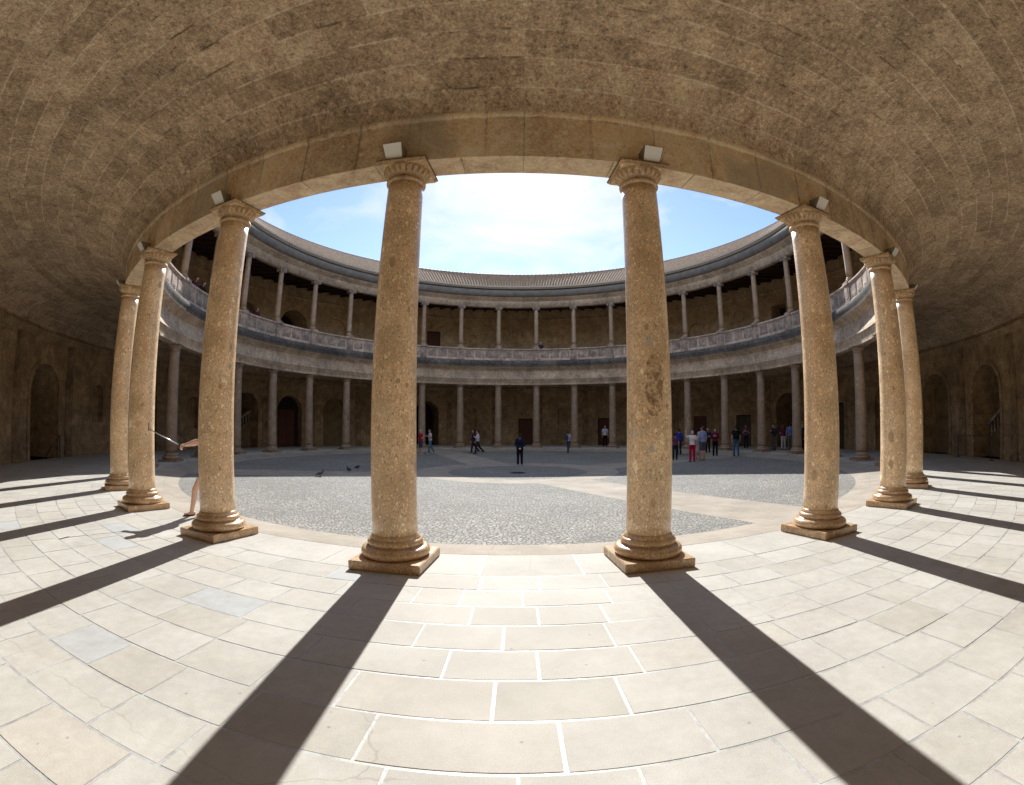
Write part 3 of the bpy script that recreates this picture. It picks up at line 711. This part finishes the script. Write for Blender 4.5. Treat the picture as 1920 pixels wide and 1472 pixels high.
for nm, pts in (('rail', [p0, p1]), ('post', [p1, Vector((p1.x, p1.y, 0))]), ('post', [p0, Vector((p0.x, p0.y, 0))])):
    m = MB(); m.tube(pts, .02); m.build(nm, M['iron'], hr)

# ------------------------------------------------------------------ people and pigeons
CM = {}
def cloth(c, rough=.85):
    key = tuple(c)
    if key not in CM: CM[key] = mat_plain('cloth_%d' % len(CM), tuple(c), rough, .25, 14, .15, spec=.15)
    return CM[key]
SKIN = [None, None, None]
SKIN[:] = [mat_plain('skin_light', (.55, .34, .24), .55, .12, 12, spec=.3), mat_plain('skin_tan', (.40, .23, .15), .55, .12, 12, spec=.3), mat_plain('skin_pale', (.74, .50, .40), .5, .1, 12, spec=.3)]
HAIR = {'dark': mat_plain('dark_hair', (.02, .014, .011), .6, .3, 30), 'brown': mat_plain('brown_hair', (.09, .05, .028), .6, .3, 30), 'blond': mat_plain('blond_hair', (.38, .26, .12), .6, .3, 30), 'grey': mat_plain('grey_hair', (.42, .41, .40), .6, .3, 30)}
QUEUE = []
class Blob:
    """closed tapered limbs and ellipsoids that are fused into one continuous surface"""
    def __init__(s): s.v = []; s.f = []
    def _add(s, V, F):
        b = len(s.v); s.v += V; s.f += [tuple(b+i for i in f) for f in F]
    def caps(s, p0, p1, r0, r1, n=12):
        p0, p1 = Vector(p0), Vector(p1); d = p1-p0; L = d.length
        if L < 1e-6: return
        q = d.to_track_quat('Z', 'Y'); V = []; F = []; rings = []
        for k in range(1, 5): t = -PI/2+PI/2*k/4; rings.append((r0*cos(t) if k < 4 else r0, r0*sin(t)))
        for k in range(0, 4): t = PI/2*k/4; rings.append((r1*cos(t), L+r1*sin(t)))
        V.append(tuple(p0+q @ Vector((0, 0, -r0))))
        for r, z in rings:
            for j in range(n): V.append(tuple(p0+q @ Vector((r*cos(2*PI*j/n), r*sin(2*PI*j/n), z))))
        V.append(tuple(p0+q @ Vector((0, 0, L+r1)))); m = len(rings)
        for j in range(n): F.append((0, 1+(j+1) % n, 1+j))
        for i in range(m-1):
            for j in range(n): F.append((1+i*n+j, 1+i*n+(j+1) % n, 1+(i+1)*n+(j+1) % n, 1+(i+1)*n+j))
        for j in range(n): F.append((len(V)-1, 1+(m-1)*n+j, 1+(m-1)*n+(j+1) % n))
        s._add(V, F)
    def ell(s, c, r, n=16, m=10, rot=None):
        V = [(0, 0, -1)]; F = []
        for i in range(1, m):
            t = -PI/2+PI*i/m
            for j in range(n): V.append((cos(t)*cos(2*PI*j/n), cos(t)*sin(2*PI*j/n), sin(t)))
        V.append((0, 0, 1))
        for j in range(n): F.append((0, 1+(j+1) % n, 1+j))
        for i in range(m-2):
            for j in range(n): F.append((1+i*n+j, 1+i*n+(j+1) % n, 1+(i+1)*n+(j+1) % n, 1+(i+1)*n+j))
        for j in range(n): F.append((len(V)-1, 1+(m-2)*n+j, 1+(m-2)*n+(j+1) % n))
        o = []
        for v in V:
            p = Vector((v[0]*r[0], v[1]*r[1], v[2]*r[2]))
            if rot is not None: p = rot @ p
            o.append(tuple(p+Vector(c)))
        s._add(o, F)
    def queue(s, name, mat, parent, voxel, smooth=2): QUEUE.append((s, name, mat, parent, voxel, smooth))
def flush():
    tmp = []
    for s, name, mat, parent, voxel, smooth in QUEUE:
        me = D.meshes.new(name); me.from_pydata(s.v, [], s.f); o = D.objects.new('tmp_'+name, me); COL.objects.link(o)
        r = o.modifiers.new('r', 'REMESH'); r.mode = 'VOXEL'; r.voxel_size = voxel
        if smooth: q = o.modifiers.new('s', 'SMOOTH'); q.factor = .5; q.iterations = smooth
        tmp.append(o)
    dg = bpy.context.evaluated_depsgraph_get()
    for o, (s, name, mat, parent, voxel, smooth) in zip(tmp, QUEUE):
        me = D.meshes.new_from_object(o.evaluated_get(dg), depsgraph=dg); me.name = name
        me.materials.clear(); me.materials.append(mat)
        me.polygons.foreach_set('use_smooth', [True]*len(me.polygons))
        link(D.objects.new(name, me), parent)
    for o in tmp: D.objects.remove(o)
    QUEUE.clear()

def hand(B, w, d, n, k=1.0, curl=.5, mirror=1):
    """palm, four unequal bent fingers and a thumb from the side of the palm; w wrist, d along the hand, n palm normal"""
    w, d, n = Vector(w), Vector(d).normalized(), Vector(n); n = (n-d*n.dot(d)).normalized(); sd = d.cross(n)*mirror
    pc = w+d*.045*k
    B.caps(w, w+d*.03*k, .024*k, .027*k); B.caps(pc-sd*.018*k, pc+sd*.018*k, .024*k, .023*k); B.caps(pc+d*.03*k-sd*.022*k, pc+d*.03*k+sd*.022*k, .019*k, .018*k)
    for i, ln in enumerate((.072, .080, .074, .058)):
        b = w+d*.085*k+sd*(-.030+.020*i)*k
        d1 = (d*cos(curl)+n*sin(curl)).normalized(); d2 = (d*cos(curl*2.1)+n*sin(curl*2.1)).normalized()
        m = b+d1*ln*.5*k; B.caps(b-d*.012*k, m, .0105*k, .0095*k, 8); B.caps(m, m+d2*ln*.5*k, .0095*k, .008*k, 8)
    tb = w+d*.03*k-sd*.03*k; t1 = tb+(d*.7-sd*.6+n*.5).normalized()*.04*k; B.caps(tb, t1, .013*k, .011*k, 8); B.caps(t1, t1+(d*.9+n*.6).normalized()*.032*k, .011*k, .009*k, 8)

def person(label, x, y, z, head, H=1.68, arms='down', stride=0.0, top=(.5, .5, .5), bot=(.1, .1, .12), sleeves='short', legs='long', hair='dark', longhair=False, cap=None, skin=0, group='visitors in the courtyard', vox=.0125, shoes=(.05, .05, .05), lean=0.0, legpose=None, armpose=None, wide=1.0, skirt=False, foot_skin=False, short_hem=.82):
    root = empty('person', (x, y, z), math.atan2(-head[0], head[1])); s = H/1.70
    tag(root, label, 'person', group)
    def W(p):  # lean the upper body about the hips
        p = Vector(p)*s
        if lean and p.z > .95*s:
            dz = p.z-.95*s; p = Vector((p.x, p.y+dz*sin(lean), .95*s+dz*cos(lean)))
        return p
    B = Blob(); b = wide
    T = [('e', (0, 0, .945), (.165*b, .115*b, .12)), ('e', (0, .005, 1.09), (.145*b, .105*b, .16)), ('e', (0, 0, 1.27), (.168*b, .118*b, .17)), ('c', (-.145, -.005, 1.395), (.145, -.005, 1.395), .058, .058)]
    def put(Q, items, inf=0.0):
        for it in items:
            if it[0] == 'e': Q.ell(W(it[1]), tuple((r+inf)*s for r in it[2]))
            else: Q.caps(W(it[1]), W(it[2]), (it[3]+inf)*s, (it[4]+inf)*s)
    put(B, T)
    put(B, [('c', (0, -.012, 1.41), (0, .008, 1.52), .056, .052), ('e', (0, .012, 1.605), (.074, .094, .100)), ('e', (0, .045, 1.548), (.056, .058, .058)),
            ('c', (0, .103, 1.60), (0, .122, 1.572), .009, .014), ('c', (-.022, .098, 1.53), (.022, .098, 1.53), .009, .009), ('e', (-.075, .008, 1.59), (.011, .022, .032)), ('e', (.075, .008, 1.59), (.011, .022, .032)),
            ('e', (-.031, .092, 1.607), (.014, .012, .010)), ('e', (.031, .092, 1.607), (.014, .012, .010)), ('c', (-.045, .093, 1.628), (.045, .093, 1.628), .011, .011)])
    # legs
    LG = []
    for sx, ph in ((-1, 1), (1, -1)):
        hip = Vector((sx*.088, 0, .90))
        if legpose: kn, an, fd = (Vector(q) for q in legpose[0 if sx < 0 else 1])
        else:
            th = stride*ph; kb = .12+abs(stride)*(.9 if ph < 0 else .2) if stride else .03
            kn = hip+Vector((sx*.012, sin(th)*.42, -cos(th)*.42)); an = kn+Vector((sx*.008, sin(th-kb)*.40, -cos(th-kb)*.40)); fd = Vector((sx*.15, 1, 0))
            if not stride: an.z = .075
        LG.append((hip, kn, an, fd.normalized()))
    if not legpose:
        lo = min(l[2].z for l in LG)
        for l in LG: pass
        root.location.z += (0.075-lo)*s if stride else 0
    for hip, kn, an, fd in LG:
        put(B, [('c', hip, kn, .082*b, .055)]); cf = kn.lerp(an, .32)+Vector((0, -.012, 0)); put(B, [('c', kn, cf, .054, .056), ('c', cf, an, .056, .036)])
        put(B, [('c', an+Vector((0, 0, -.035))-fd*.045, an+Vector((0, 0, -.045))+fd*.13, .035, .026), ('c', an, an+Vector((0, 0, -.03))-fd*.03, .036, .036)])
    # arms
    AR = []
    for sx in (-1, 1):
        sh = Vector((sx*.185, 0, 1.385))
        if armpose and armpose[0 if sx < 0 else 1]: el, wr, n = (Vector(q) for q in armpose[0 if sx < 0 else 1])
        elif arms == 'back': el, wr, n = Vector((sx*.25, -.09, 1.13)), Vector((sx*.05, -.19, .96)), Vector((0, -1, .2))
        elif arms == 'phone': el, wr, n = Vector((sx*.23, -.02, 1.12)), Vector((sx*.09, .22, 1.24)), Vector((-sx, .2, .4))
        elif arms == 'fold': el, wr, n = Vector((sx*.24, .0, 1.12)), Vector((-sx*.06, .17, 1.13)), Vector((0, -1, 0))
        elif arms == 'up' and sx < 0: el, wr, n = Vector((-.33, .16, 1.36)), Vector((-.30, .26, 1.60)), Vector((0, 1, 0))
        elif arms == 'lean': el, wr, n = Vector((sx*.26, .14, 1.12)), Vector((sx*.10, .34, 1.05)), Vector((0, 0, -1))
        else:
            sw = -stride*(1 if sx < 0 else -1)*.7
            el = sh+Vector((sx*.05, sin(sw)*.27, -cos(sw)*.27)); wr = el+Vector((sx*.005, sin(sw+.25)*.245, -cos(sw+.25)*.245)); n = Vector((-sx, 0, 0))
        AR.append((sh, el, wr, n, sx))
        fm = el.lerp(wr, .3); put(B, [('c', sh, el, .050*b, .040*b*b), ('c', el, fm, .041*b*b, .042*b*b), ('c', fm, wr, .042*b*b, .026*b)])
        hd = (W(wr)-W(el)).normalized(); hand(B, W(wr), hd, n, s*(1.15 if vox < .01 else 1), 1.15 if vox < .01 and sx < 0 else .45, sx)
    B.queue('body', SKIN[skin], root, vox)
    # clothing
    G = Blob(); put(G, T[1:], .018)
    put(G, [('c', (0, 0, 1.02), (0, 0, .93), .10*b, .10*b), ('e', (0, 0, .965), (.168*b, .120*b, .09))], .016)
    for sh, el, wr, n, sx in AR:
        if sleeves == 'long': put(G, [('c', sh, el, .054*b, .047), ('c', el, wr.lerp(el, .08), .047, .034)], .012)
        elif sleeves == 'short': put(G, [('c', sh, sh.lerp(el, .55), .056*b, .050)], .014)
    G.queue('shirt', cloth(top), root, .014)
    Tm = Blob(); put(Tm, [('e', (0, 0, .93), (.164*b, .116*b, .11))], .014)
    for hip, kn, an, fd in LG:
        if skirt: put(Tm, [('c', (0, 0, .92), (0, .0, .50), .14, .20)])
        elif legs == 'long': put(Tm, [('c', hip, kn, .084*b, .062), ('c', kn, an.lerp(kn, .06), .062, .050)], .012)
        else: put(Tm, [('c', hip, hip.lerp(kn, short_hem), .086*b, .075)], .014)
    Tm.queue('skirt' if skirt else 'trousers' if legs == 'long' else 'shorts', cloth(bot), root, .014)
    Hh = Blob(); put(Hh, [('e', (0, -.014, 1.632), (.085, .096, .092)), ('e', (0, -.045, 1.59), (.078, .066, .085))])
    if longhair: put(Hh, [('c', (0, -.07, 1.58), (0, -.085, 1.33), .072, .055), ('c', (-.05, -.03, 1.56), (-.07, -.04, 1.40), .04, .03), ('c', (.05, -.03, 1.56), (.07, -.04, 1.40), .04, .03)])
    Hh.queue('hair', HAIR[hair], root, .014)
    if cap:
        Cp = Blob(); put(Cp, [('e', (0, -.008, 1.668), (.093, .104, .068)), ('e', (0, .105, 1.648), (.07, .075, .012))]); Cp.queue('cap', cloth(cap), root, .010)
    if not foot_skin:
        for hip, kn, an, fd in LG:
            Sh = Blob(); put(Sh, [('c', an+Vector((0, 0, -.035))-fd*.05, an+Vector((0, 0, -.04))+fd*.14, .042, .034)]); Sh.queue('shoe', cloth(shoes, .6), root, .010)
    else:
        for hip, kn, an, fd in LG:
            Sh = Blob(); put(Sh, [('c', an+Vector((0, 0, -.066))-fd*.06, an+Vector((0, 0, -.066))+fd*.16, .011, .011)])
            sd = Vector((fd.y, -fd.x, 0))
            for q in (-.02, 0, .02): put(Sh, [('c', an+Vector((0, 0, -.066))-fd*.06+sd*q, an+Vector((0, 0, -.066))+fd*.16+sd*q, .011, .011)])
            put(Sh, [('c', an+fd*.10+sd*.035+Vector((0, 0, -.06)), an+fd*.09+Vector((0, 0, -.016)), .008, .008), ('c', an+fd*.10-sd*.035+Vector((0, 0, -.06)), an+fd*.09+Vector((0, 0, -.016)), .008, .008)])
            Sh.queue('sandal', cloth(shoes, .6), root, .006)
    return root
def backpack(label, x, y, z, head, col, s=1.0):
    root = empty('backpack', (x, y, z), math.atan2(-head[0], head[1])); tag(root, label, 'backpack')
    Q = Blob(); Q.ell((0, -.215*s, 1.22*s), (.15*s, .10*s, .23*s)); Q.ell((0, -.22*s, 1.11*s), (.15*s, .105*s, .13*s)); Q.queue('bag', cloth(col), root, .014)
    Q = Blob(); Q.ell((0, -.30*s, 1.10*s), (.11*s, .045*s, .10*s)); Q.queue('front_pocket', cloth(col), root, .012)
    for sx in (-1, 1):
        Q = Blob(); pts = [(sx*.10, -.15, 1.40), (sx*.115, -.02, 1.475), (sx*.12, .10, 1.40), (sx*.125, .15, 1.25), (sx*.15, .05, 1.10), (sx*.13, -.13, 1.04)]
        for p, q in zip(pts[:-1], pts[1:]): Q.caps(Vector(p)*s, Vector(q)*s, .017*s, .017*s, 8)
        Q.queue('strap', cloth(col), root, .010)
    return root
AWAY, CAMD = (0, 1), (0, -1)
def pp(x, y): return x, y, zb(math.hypot(x, y)) if math.hypot(x, y) < STEP else 0.0
person('person in dark navy clothes seen from behind, hands clasped behind the back', *pp(.11, 3.29), AWAY, 1.60, 'back', top=(.012, .016, .045), bot=(.012, .013, .028), sleeves='long', wide=1.12, shoes=(.3, .3, .3))
person('person in a red shirt and dark shorts half hidden behind the big left column', *pp(-6.23, 8.9), (.6, .5), 1.62, 'phone', top=(.42, .02, .05), bot=(.05, .08, .11), legs='short', hair='grey', shoes=(.5, .5, .5))
person('person in white top and wide blue jeans facing the person in red', *pp(-5.8, 9.9), (-.9, -.35), 1.64, 'phone', .22, top=(.62, .58, .62), bot=(.11, .19, .27), longhair=True, shoes=(.6, .6, .7))
person('person in white shirt and dark trousers walking with a bag, middle of far arcade', *pp(-2.67, 10.58), (-.95, -.2), 1.60, 'phone', .34, top=(.60, .60, .72), bot=(.035, .025, .035), sleeves='long')
person('person with dark hair and dark coat walking beside the one in white shirt', *pp(-3.04, 11.48), (-.95, -.2), 1.63, 'down', .3, top=(.05, .02, .06), bot=(.03, .02, .03), sleeves='long', longhair=True)
person('person in pale blue shirt and jeans wearing a backpack, before the far arcade', *pp(3.54, 11.33), (.75, .6), 1.50, 'down', .12, top=(.42, .45, .62), bot=(.04, .06, .11))
backpack('dark backpack worn by the person in pale blue shirt before the far arcade', *pp(3.54, 11.33), (.75, .6), (.05, .06, .09), .88)
person('person in patterned white top standing under the far arcade next to a dark door', *pp(6.9, 15.3), CAMD, 1.66, 'down', top=(.55, .56, .70), bot=(.012, .010, .012), hair='grey')
person('person in bright blue jacket just right of the big right column', *pp(9.99, 7.02), AWAY, 1.62, 'down', top=(.02, .05, .34), bot=(.02, .025, .05), sleeves='long', group='visitors gathered on the right of the court')
person('person in purple top and dark trousers partly hidden by the big right column', *pp(8.62, 3.95), (.3, 1), 1.46, 'down', top=(.13, .05, .13), bot=(.02, .02, .025), group='visitors gathered on the right of the court')
person('person in white top and crimson red trousers raising one arm', *pp(8.95, 2.23), (.2, 1), 1.60, 'up', top=(.72, .70, .74), bot=(.40, .008, .05), hair='grey', group='visitors gathered on the right of the court')
person('person in a long pale pink dress behind the one in crimson trousers', *pp(9.85, 3.57), (-.2, -1), 1.50, 'fold', top=(.55, .40, .45), bot=(.50, .38, .42), skirt=True, hair='brown', group='visitors gathered on the right of the court')
person('tall person in light blue shirt and grey shorts seen from behind', *pp(9.78, 2.82), (-.3, 1), 1.80, 'down', top=(.30, .36, .62), bot=(.09, .10, .14), legs='short', sleeves='long', hair='brown', shoes=(.35, .3, .25), group='visitors gathered on the right of the court')
person('person in dark jacket standing behind the one in light blue shirt', *pp(12.0, 7.1), (-.6, -.8), 1.56, 'fold', top=(.03, .025, .06), bot=(.015, .015, .02), sleeves='long', group='visitors gathered on the right of the court')
person('person in maroon jumper and black trousers facing the camera', *pp(11.56, 5.03), (-.5, -.9), 1.60, 'phone', top=(.13, .015, .045), bot=(.008, .008, .010), sleeves='long', longhair=True, group='visitors gathered on the right of the court')
person('person in black top and blue jeans wearing a black backpack', *pp(12.56, 4.27), (.3, 1), 1.76, 'down', .1, top=(.02, .02, .03), bot=(.06, .12, .22), group='visitors gathered on the right of the court')
backpack('black backpack worn by the person in blue jeans on the right', *pp(12.56, 4.27), (.3, 1), (.008, .008, .012), 1.03)
person('person in mauve top standing deep in the arcade before the olive door', 15.6, 8.6, 0, (-.7, -.7), 1.62, 'phone', top=(.16, .05, .09), bot=(.02, .02, .03), group='visitors gathered on the right of the court')
person('person with pale cap and grey green shirt by the right arcade columns', 15.25, 5.85, 0, (-.8, -.5), 1.66, 'down', top=(.22, .25, .26), bot=(.015, .02, .03), hair='brown', cap=(.62, .60, .52), group='visitors gathered on the right of the court')
person('person in black clothes beside the one in grey green shirt', 15.9, 7.0, 0, (-.8, -.6), 1.60, 'fold', top=(.015, .015, .02), bot=(.012, .012, .015), sleeves='long', group='visitors gathered on the right of the court')
person('person in dark blue jacket leaning close to a column of the right arcade', 15.7, 5.1, 0, (-.9, .1), 1.62, 'phone', top=(.03, .03, .07), bot=(.10, .085, .075), sleeves='long', group='visitors gathered on the right of the court')
person('person in maroon top, teal skirt and white trousers', 16.5, 5.25, 0, (.2, 1), 1.60, 'fold', top=(.14, .03, .055), bot=(.62, .62, .68), longhair=True, hair='brown', group='visitors gathered on the right of the court')
person('person in sky blue shirt and khaki trousers near the open arch', 16.4, 4.3, 0, (.6, .8), 1.68, 'down', top=(.12, .17, .42), bot=(.13, .11, .085), group='visitors gathered on the right of the court')
person('person in pink top by the right arcade, left of the teal skirt', 16.9, 5.9, 0, (-.8, -.5), 1.58, 'fold', top=(.38, .16, .22), bot=(.05, .03, .05), group='visitors gathered on the right of the court')
person('person with blond hair in black clothes near the third right column', 16.3, 2.9, 0, (-.9, -.2), 1.62, 'down', top=(.012, .016, .028), bot=(.012, .012, .016), sleeves='long', hair='blond', longhair=True, group='visitors gathered on the right of the court')
person('person in dark green top standing left of the blond one', 17.0, 3.95, 0, (-.9, -.3), 1.6, 'fold', top=(.02, .03, .028), bot=(.02, .015, .015), group='visitors gathered on the right of the court')
person('person in white shirt half hidden by the third right column', 16.75, 2.95, 0, (-.5, -.8), 1.5, 'down', top=(.65, .66, .78), bot=(.015, .03, .035), group='visitors gathered on the right of the court')
# upper gallery
def up(a, R): p = pol(R, R_(a)); return p.x, p.y, 6.71
person('person in dark top leaning on the upper parapet by the middle column', *up(173.2, 15.3), CAMD, 1.52, 'lean', top=(.04, .03, .08), bot=(.03, .03, .04), hair='grey', lean=.35, group='visitors on the upper balcony')
person('person with bare arms leaning on the left upper balcony', *up(-79.6, 15.32), (.95, .1), 1.62, 'lean', top=(.10, .03, .04), bot=(.03, .03, .05), lean=.25, group='visitors on the upper balcony')
person('person in black leaning on the left upper balcony beside another', *up(-82.3, 15.35), (.95, .1), 1.6, 'lean', top=(.02, .02, .03), bot=(.03, .03, .05), lean=.3, sleeves='long', group='visitors on the upper balcony')
person('person in dark red looking over the left upper parapet beside a column', *up(-100.9, 15.3), (.95, -.3), 1.5, 'lean', top=(.10, .02, .03), bot=(.03, .03, .05), lean=.35, group='visitors on the upper balcony')
# the person with the selfie stick, stepping up on to the gallery floor behind the near column
PX, PY = -5.44, -13.185; F = Vector((-.76, -.65, 0)).normalized(); RT = Vector((F.y, -F.x, 0)); SP = 1.62/1.70
def loc(wx, wy, wz): d = Vector((wx-PX, wy-PY, 0)); return Vector((d.dot(RT), d.dot(F), wz))/SP
hw = loc(-5.765, -13.40, 1.215); el = loc(-5.59, -13.27, 1.265)
lp = (((-.06, .25, .47), loc(-5.675, -13.39, .075), (-.25, 1, 0)), ((.10, .0, .38), loc(-5.33, -13.02, -.115), (.2, 1, 0)))
sp = person('person in shorts holding a selfie stick out, mostly hidden behind a near column', PX, PY, 0, (F.x, F.y), 1.62, armpose=((el, hw, (.2, 0, -1)), ((.24, -.06, 1.12), (.20, .02, .90), (-1, 0, 0))), legpose=lp, top=(.55, .5, .45), bot=(.03, .035, .06), legs='short', hair='brown', vox=.008, short_hem=.42, wide=1.2, skin=2, shoes=(.10, .06, .05), foot_skin=True, group='')
if 'group' in sp: del sp['group']
stk = empty('selfie_stick'); tag(stk, 'thin metal selfie stick with a phone held out to the left', 'selfie stick')
hp, tp = Vector((-5.835, -13.455, 1.205)), Vector((-6.24, -13.85, 1.476)); dd = (tp-hp).normalized()
m = MB(); m.tube([hp, hp.lerp(tp, .98)], [.011, .008], 12); m.build('rod', M['steel'], stk)
m = MB(); m.tube([hp-dd*.10, hp+dd*.03], .016, 12); m.build('grip', M['iron'], stk)
m = MB(); fr = Matrix.Translation(tp) @ Matrix.Rotation(math.atan2(-F.x, F.y), 4, 'Z'); m.box(-.035, .035, -.006, .006, -.03, .11, fr, ch=.004); m.build('phone', M['iron'], stk)
# pigeons
def pigeon(label, x, y, rz, up_=1):
    root = empty('pigeon', (x, y, zb(math.hypot(x, y))), rz); tag(root, label, 'pigeon', 'pigeons on the shaded paving')
    B = Blob(); B.ell((0, 0, .125), (.058, .115, .062), rot=Matrix.Rotation(R_(22), 3, 'X')); B.caps((0, .08, .16), (0, .105, .225 if up_ else .15), .036, .024); B.ell((0, .115, .245 if up_ else .16), (.022, .028, .024)); B.caps((0, .135, .243 if up_ else .155), (0, .16, .236 if up_ else .14), .008, .003, 8); B.caps((0, -.09, .10), (0, -.19, .075), .03, .018)
    B.queue('body', cloth((.075, .08, .10), .6), root, .007)
    for sx in (-1, 1):
        W_ = Blob(); W_.ell((sx*.05, -.02, .135), (.016, .10, .045), rot=Matrix.Rotation(R_(18), 3, 'X')); W_.caps((sx*.045, -.08, .115), (sx*.03, -.17, .09), .022, .008); W_.queue('wing', cloth((.11, .115, .13), .6), root, .007)
        L = MB(); L.tube([(sx*.025, .0, .08), (sx*.027, .01, .01)], .005, 6); L.tube([(sx*.027, -.015, .004), (sx*.027, .04, .004)], .004, 6); L.build('leg', cloth((.35, .08, .06), .6), root)
pigeon('grey pigeon standing upright on the pale band, nearest of the three', -7.27, -4.22, R_(-80))
pigeon('dark pigeon facing the camera in the middle of the three', -6.92, -2.17, R_(170))
pigeon('dark pigeon pecking at the ground beside the big left column', -6.98, -.92, R_(-110), 0)
flush()


# ------------------------------------------------------------------ sky, sun
EL = R_(38.2); AZ = R_(1.7)      # the sun stands a little left of straight ahead
w = D.worlds.new('World'); SC.world = w; w.use_nodes = True; t = w.node_tree; t.nodes.clear()
out = t.nodes.new('ShaderNodeOutputWorld'); bg = t.nodes.new('ShaderNodeBackground'); bg2 = t.nodes.new('ShaderNodeBackground'); mx = t.nodes.new('ShaderNodeMixShader')
sky = t.nodes.new('ShaderNodeTexSky'); sky.sky_type = 'NISHITA'; sky.sun_disc = False; sky.sun_elevation = EL; sky.sun_rotation = -AZ; sky.air_density = 1.0; sky.dust_density = .14; sky.ozone_density = 1.5
bg.inputs[1].default_value = .105; t.links.new(sky.outputs[0], bg.inputs[0])
tc = t.nodes.new('ShaderNodeTexCoord'); mp = t.nodes.new('ShaderNodeMapping'); mp.inputs['Scale'].default_value = (1.0, 1.0, 2.4); mp.inputs['Location'].default_value = (.35, .2, .1)
t.links.new(tc.outputs['Generated'], mp.inputs[0])
nz = t.nodes.new('ShaderNodeTexNoise'); nz.inputs['Scale'].default_value = 3.1; nz.inputs['Detail'].default_value = 9; nz.inputs['Roughness'].default_value = .56; nz.inputs['Distortion'].default_value = .5
t.links.new(mp.outputs[0], nz.inputs['Vector'])
dt = t.nodes.new('ShaderNodeVectorMath'); dt.operation = 'DOT_PRODUCT'; t.links.new(tc.outputs['Generated'], dt.inputs[0])
cd = Vector((.05, 1, .50)).normalized(); dt.inputs[1].default_value = cd
mr = t.nodes.new('ShaderNodeMapRange'); mr.inputs[1].default_value = .95; mr.inputs[2].default_value = .997; mr.inputs[3].default_value = -.10; mr.inputs[4].default_value = .165; t.links.new(dt.outputs['Value'], mr.inputs[0])
ad = t.nodes.new('ShaderNodeMath'); ad.operation = 'ADD'; t.links.new(nz.outputs[0], ad.inputs[0]); t.links.new(mr.outputs[0], ad.inputs[1])
d2 = t.nodes.new('ShaderNodeVectorMath'); d2.operation = 'DOT_PRODUCT'; t.links.new(tc.outputs['Generated'], d2.inputs[0]); d2.inputs[1].default_value = Vector((0, -1, .75)).normalized()
m2 = t.nodes.new('ShaderNodeMapRange'); m2.inputs[1].default_value = .15; m2.inputs[2].default_value = .8; m2.inputs[3].default_value = 0; m2.inputs[4].default_value = .11; t.links.new(d2.outputs['Value'], m2.inputs[0])  # extra unseen cloud behind the camera, added to brighten the shaded far side
a3 = t.nodes.new('ShaderNodeMath'); a3.operation = 'ADD'; t.links.new(ad.outputs[0], a3.inputs[0]); t.links.new(m2.outputs[0], a3.inputs[1]); ad = a3
rp = t.nodes.new('ShaderNodeValToRGB'); rp.color_ramp.elements[0].position = .43; rp.color_ramp.elements[1].position = .74; t.links.new(ad.outputs[0], rp.inputs[0])
bg2.inputs[0].default_value = (1, .985, .96, 1)
m5 = t.nodes.new('ShaderNodeMapRange'); m5.inputs[1].default_value = .0; m5.inputs[2].default_value = .7; m5.inputs[3].default_value = .64; m5.inputs[4].default_value = 1.1; t.links.new(d2.outputs['Value'], m5.inputs[0]); t.links.new(m5.outputs[0], bg2.inputs[1])  # the added clouds behind the camera also shine brighter than those ahead
t.links.new(rp.outputs[0], mx.inputs[0]); t.links.new(bg.outputs[0], mx.inputs[1]); t.links.new(bg2.outputs[0], mx.inputs[2]); t.links.new(mx.outputs[0], out.inputs[0])
sl = D.lights.new('sun', 'SUN'); sl.energy = 4.0; sl.angle = R_(.55); sl.color = (1, .972, .925); so = link(D.objects.new('sun', sl))
S = Vector((-sin(AZ)*cos(EL), cos(AZ)*cos(EL), sin(EL))); so.rotation_euler = S.to_track_quat('Z', 'Y').to_euler(); so.location = S*60

# ------------------------------------------------------------------ camera: the photograph's fisheye lens
cam = D.cameras.new('camera'); co = link(D.objects.new('camera', cam)); SC.camera = co
cam.type = 'PANO'; cam.panorama_type = 'FISHEYE_LENS_POLYNOMIAL'; cam.fisheye_fov = PI; cam.sensor_width = 36; cam.sensor_fit = 'HORIZONTAL'
f_mm = 851.89*36/1920; k3 = .0431
th = np.linspace(0, 1.42, 300); r = f_mm*(th+k3*th**3)
Am = np.stack([r, r**2, r**3, r**4], 1); kk = np.linalg.lstsq(Am, -th, rcond=None)[0]
cam.fisheye_polynomial_k0 = 0; cam.fisheye_polynomial_k1, cam.fisheye_polynomial_k2, cam.fisheye_polynomial_k3, cam.fisheye_polynomial_k4 = [float(x) for x in kk]
cam.shift_x = -38.59/1920; cam.shift_y = 20.4/1472; cam.clip_start = .02; cam.clip_end = 1000
co.location = (-.0627, -20.0326, 1.5864); co.rotation_euler = (PI/2+.0519, .0009, -.0354)

SC.render.engine = 'CYCLES'; cy = SC.cycles
cy.use_denoising = True; cy.denoiser = 'OPENIMAGEDENOISE'; cy.max_bounces = 9; cy.diffuse_bounces = 7; cy.glossy_bounces = 3
cy.caustics_reflective = False; cy.caustics_refractive = False; cy.sample_clamp_indirect = 6
SC.view_settings.view_transform = 'Standard'; SC.view_settings.look = 'None'; SC.view_settings.gamma = 1; SC.view_settings.exposure = .85
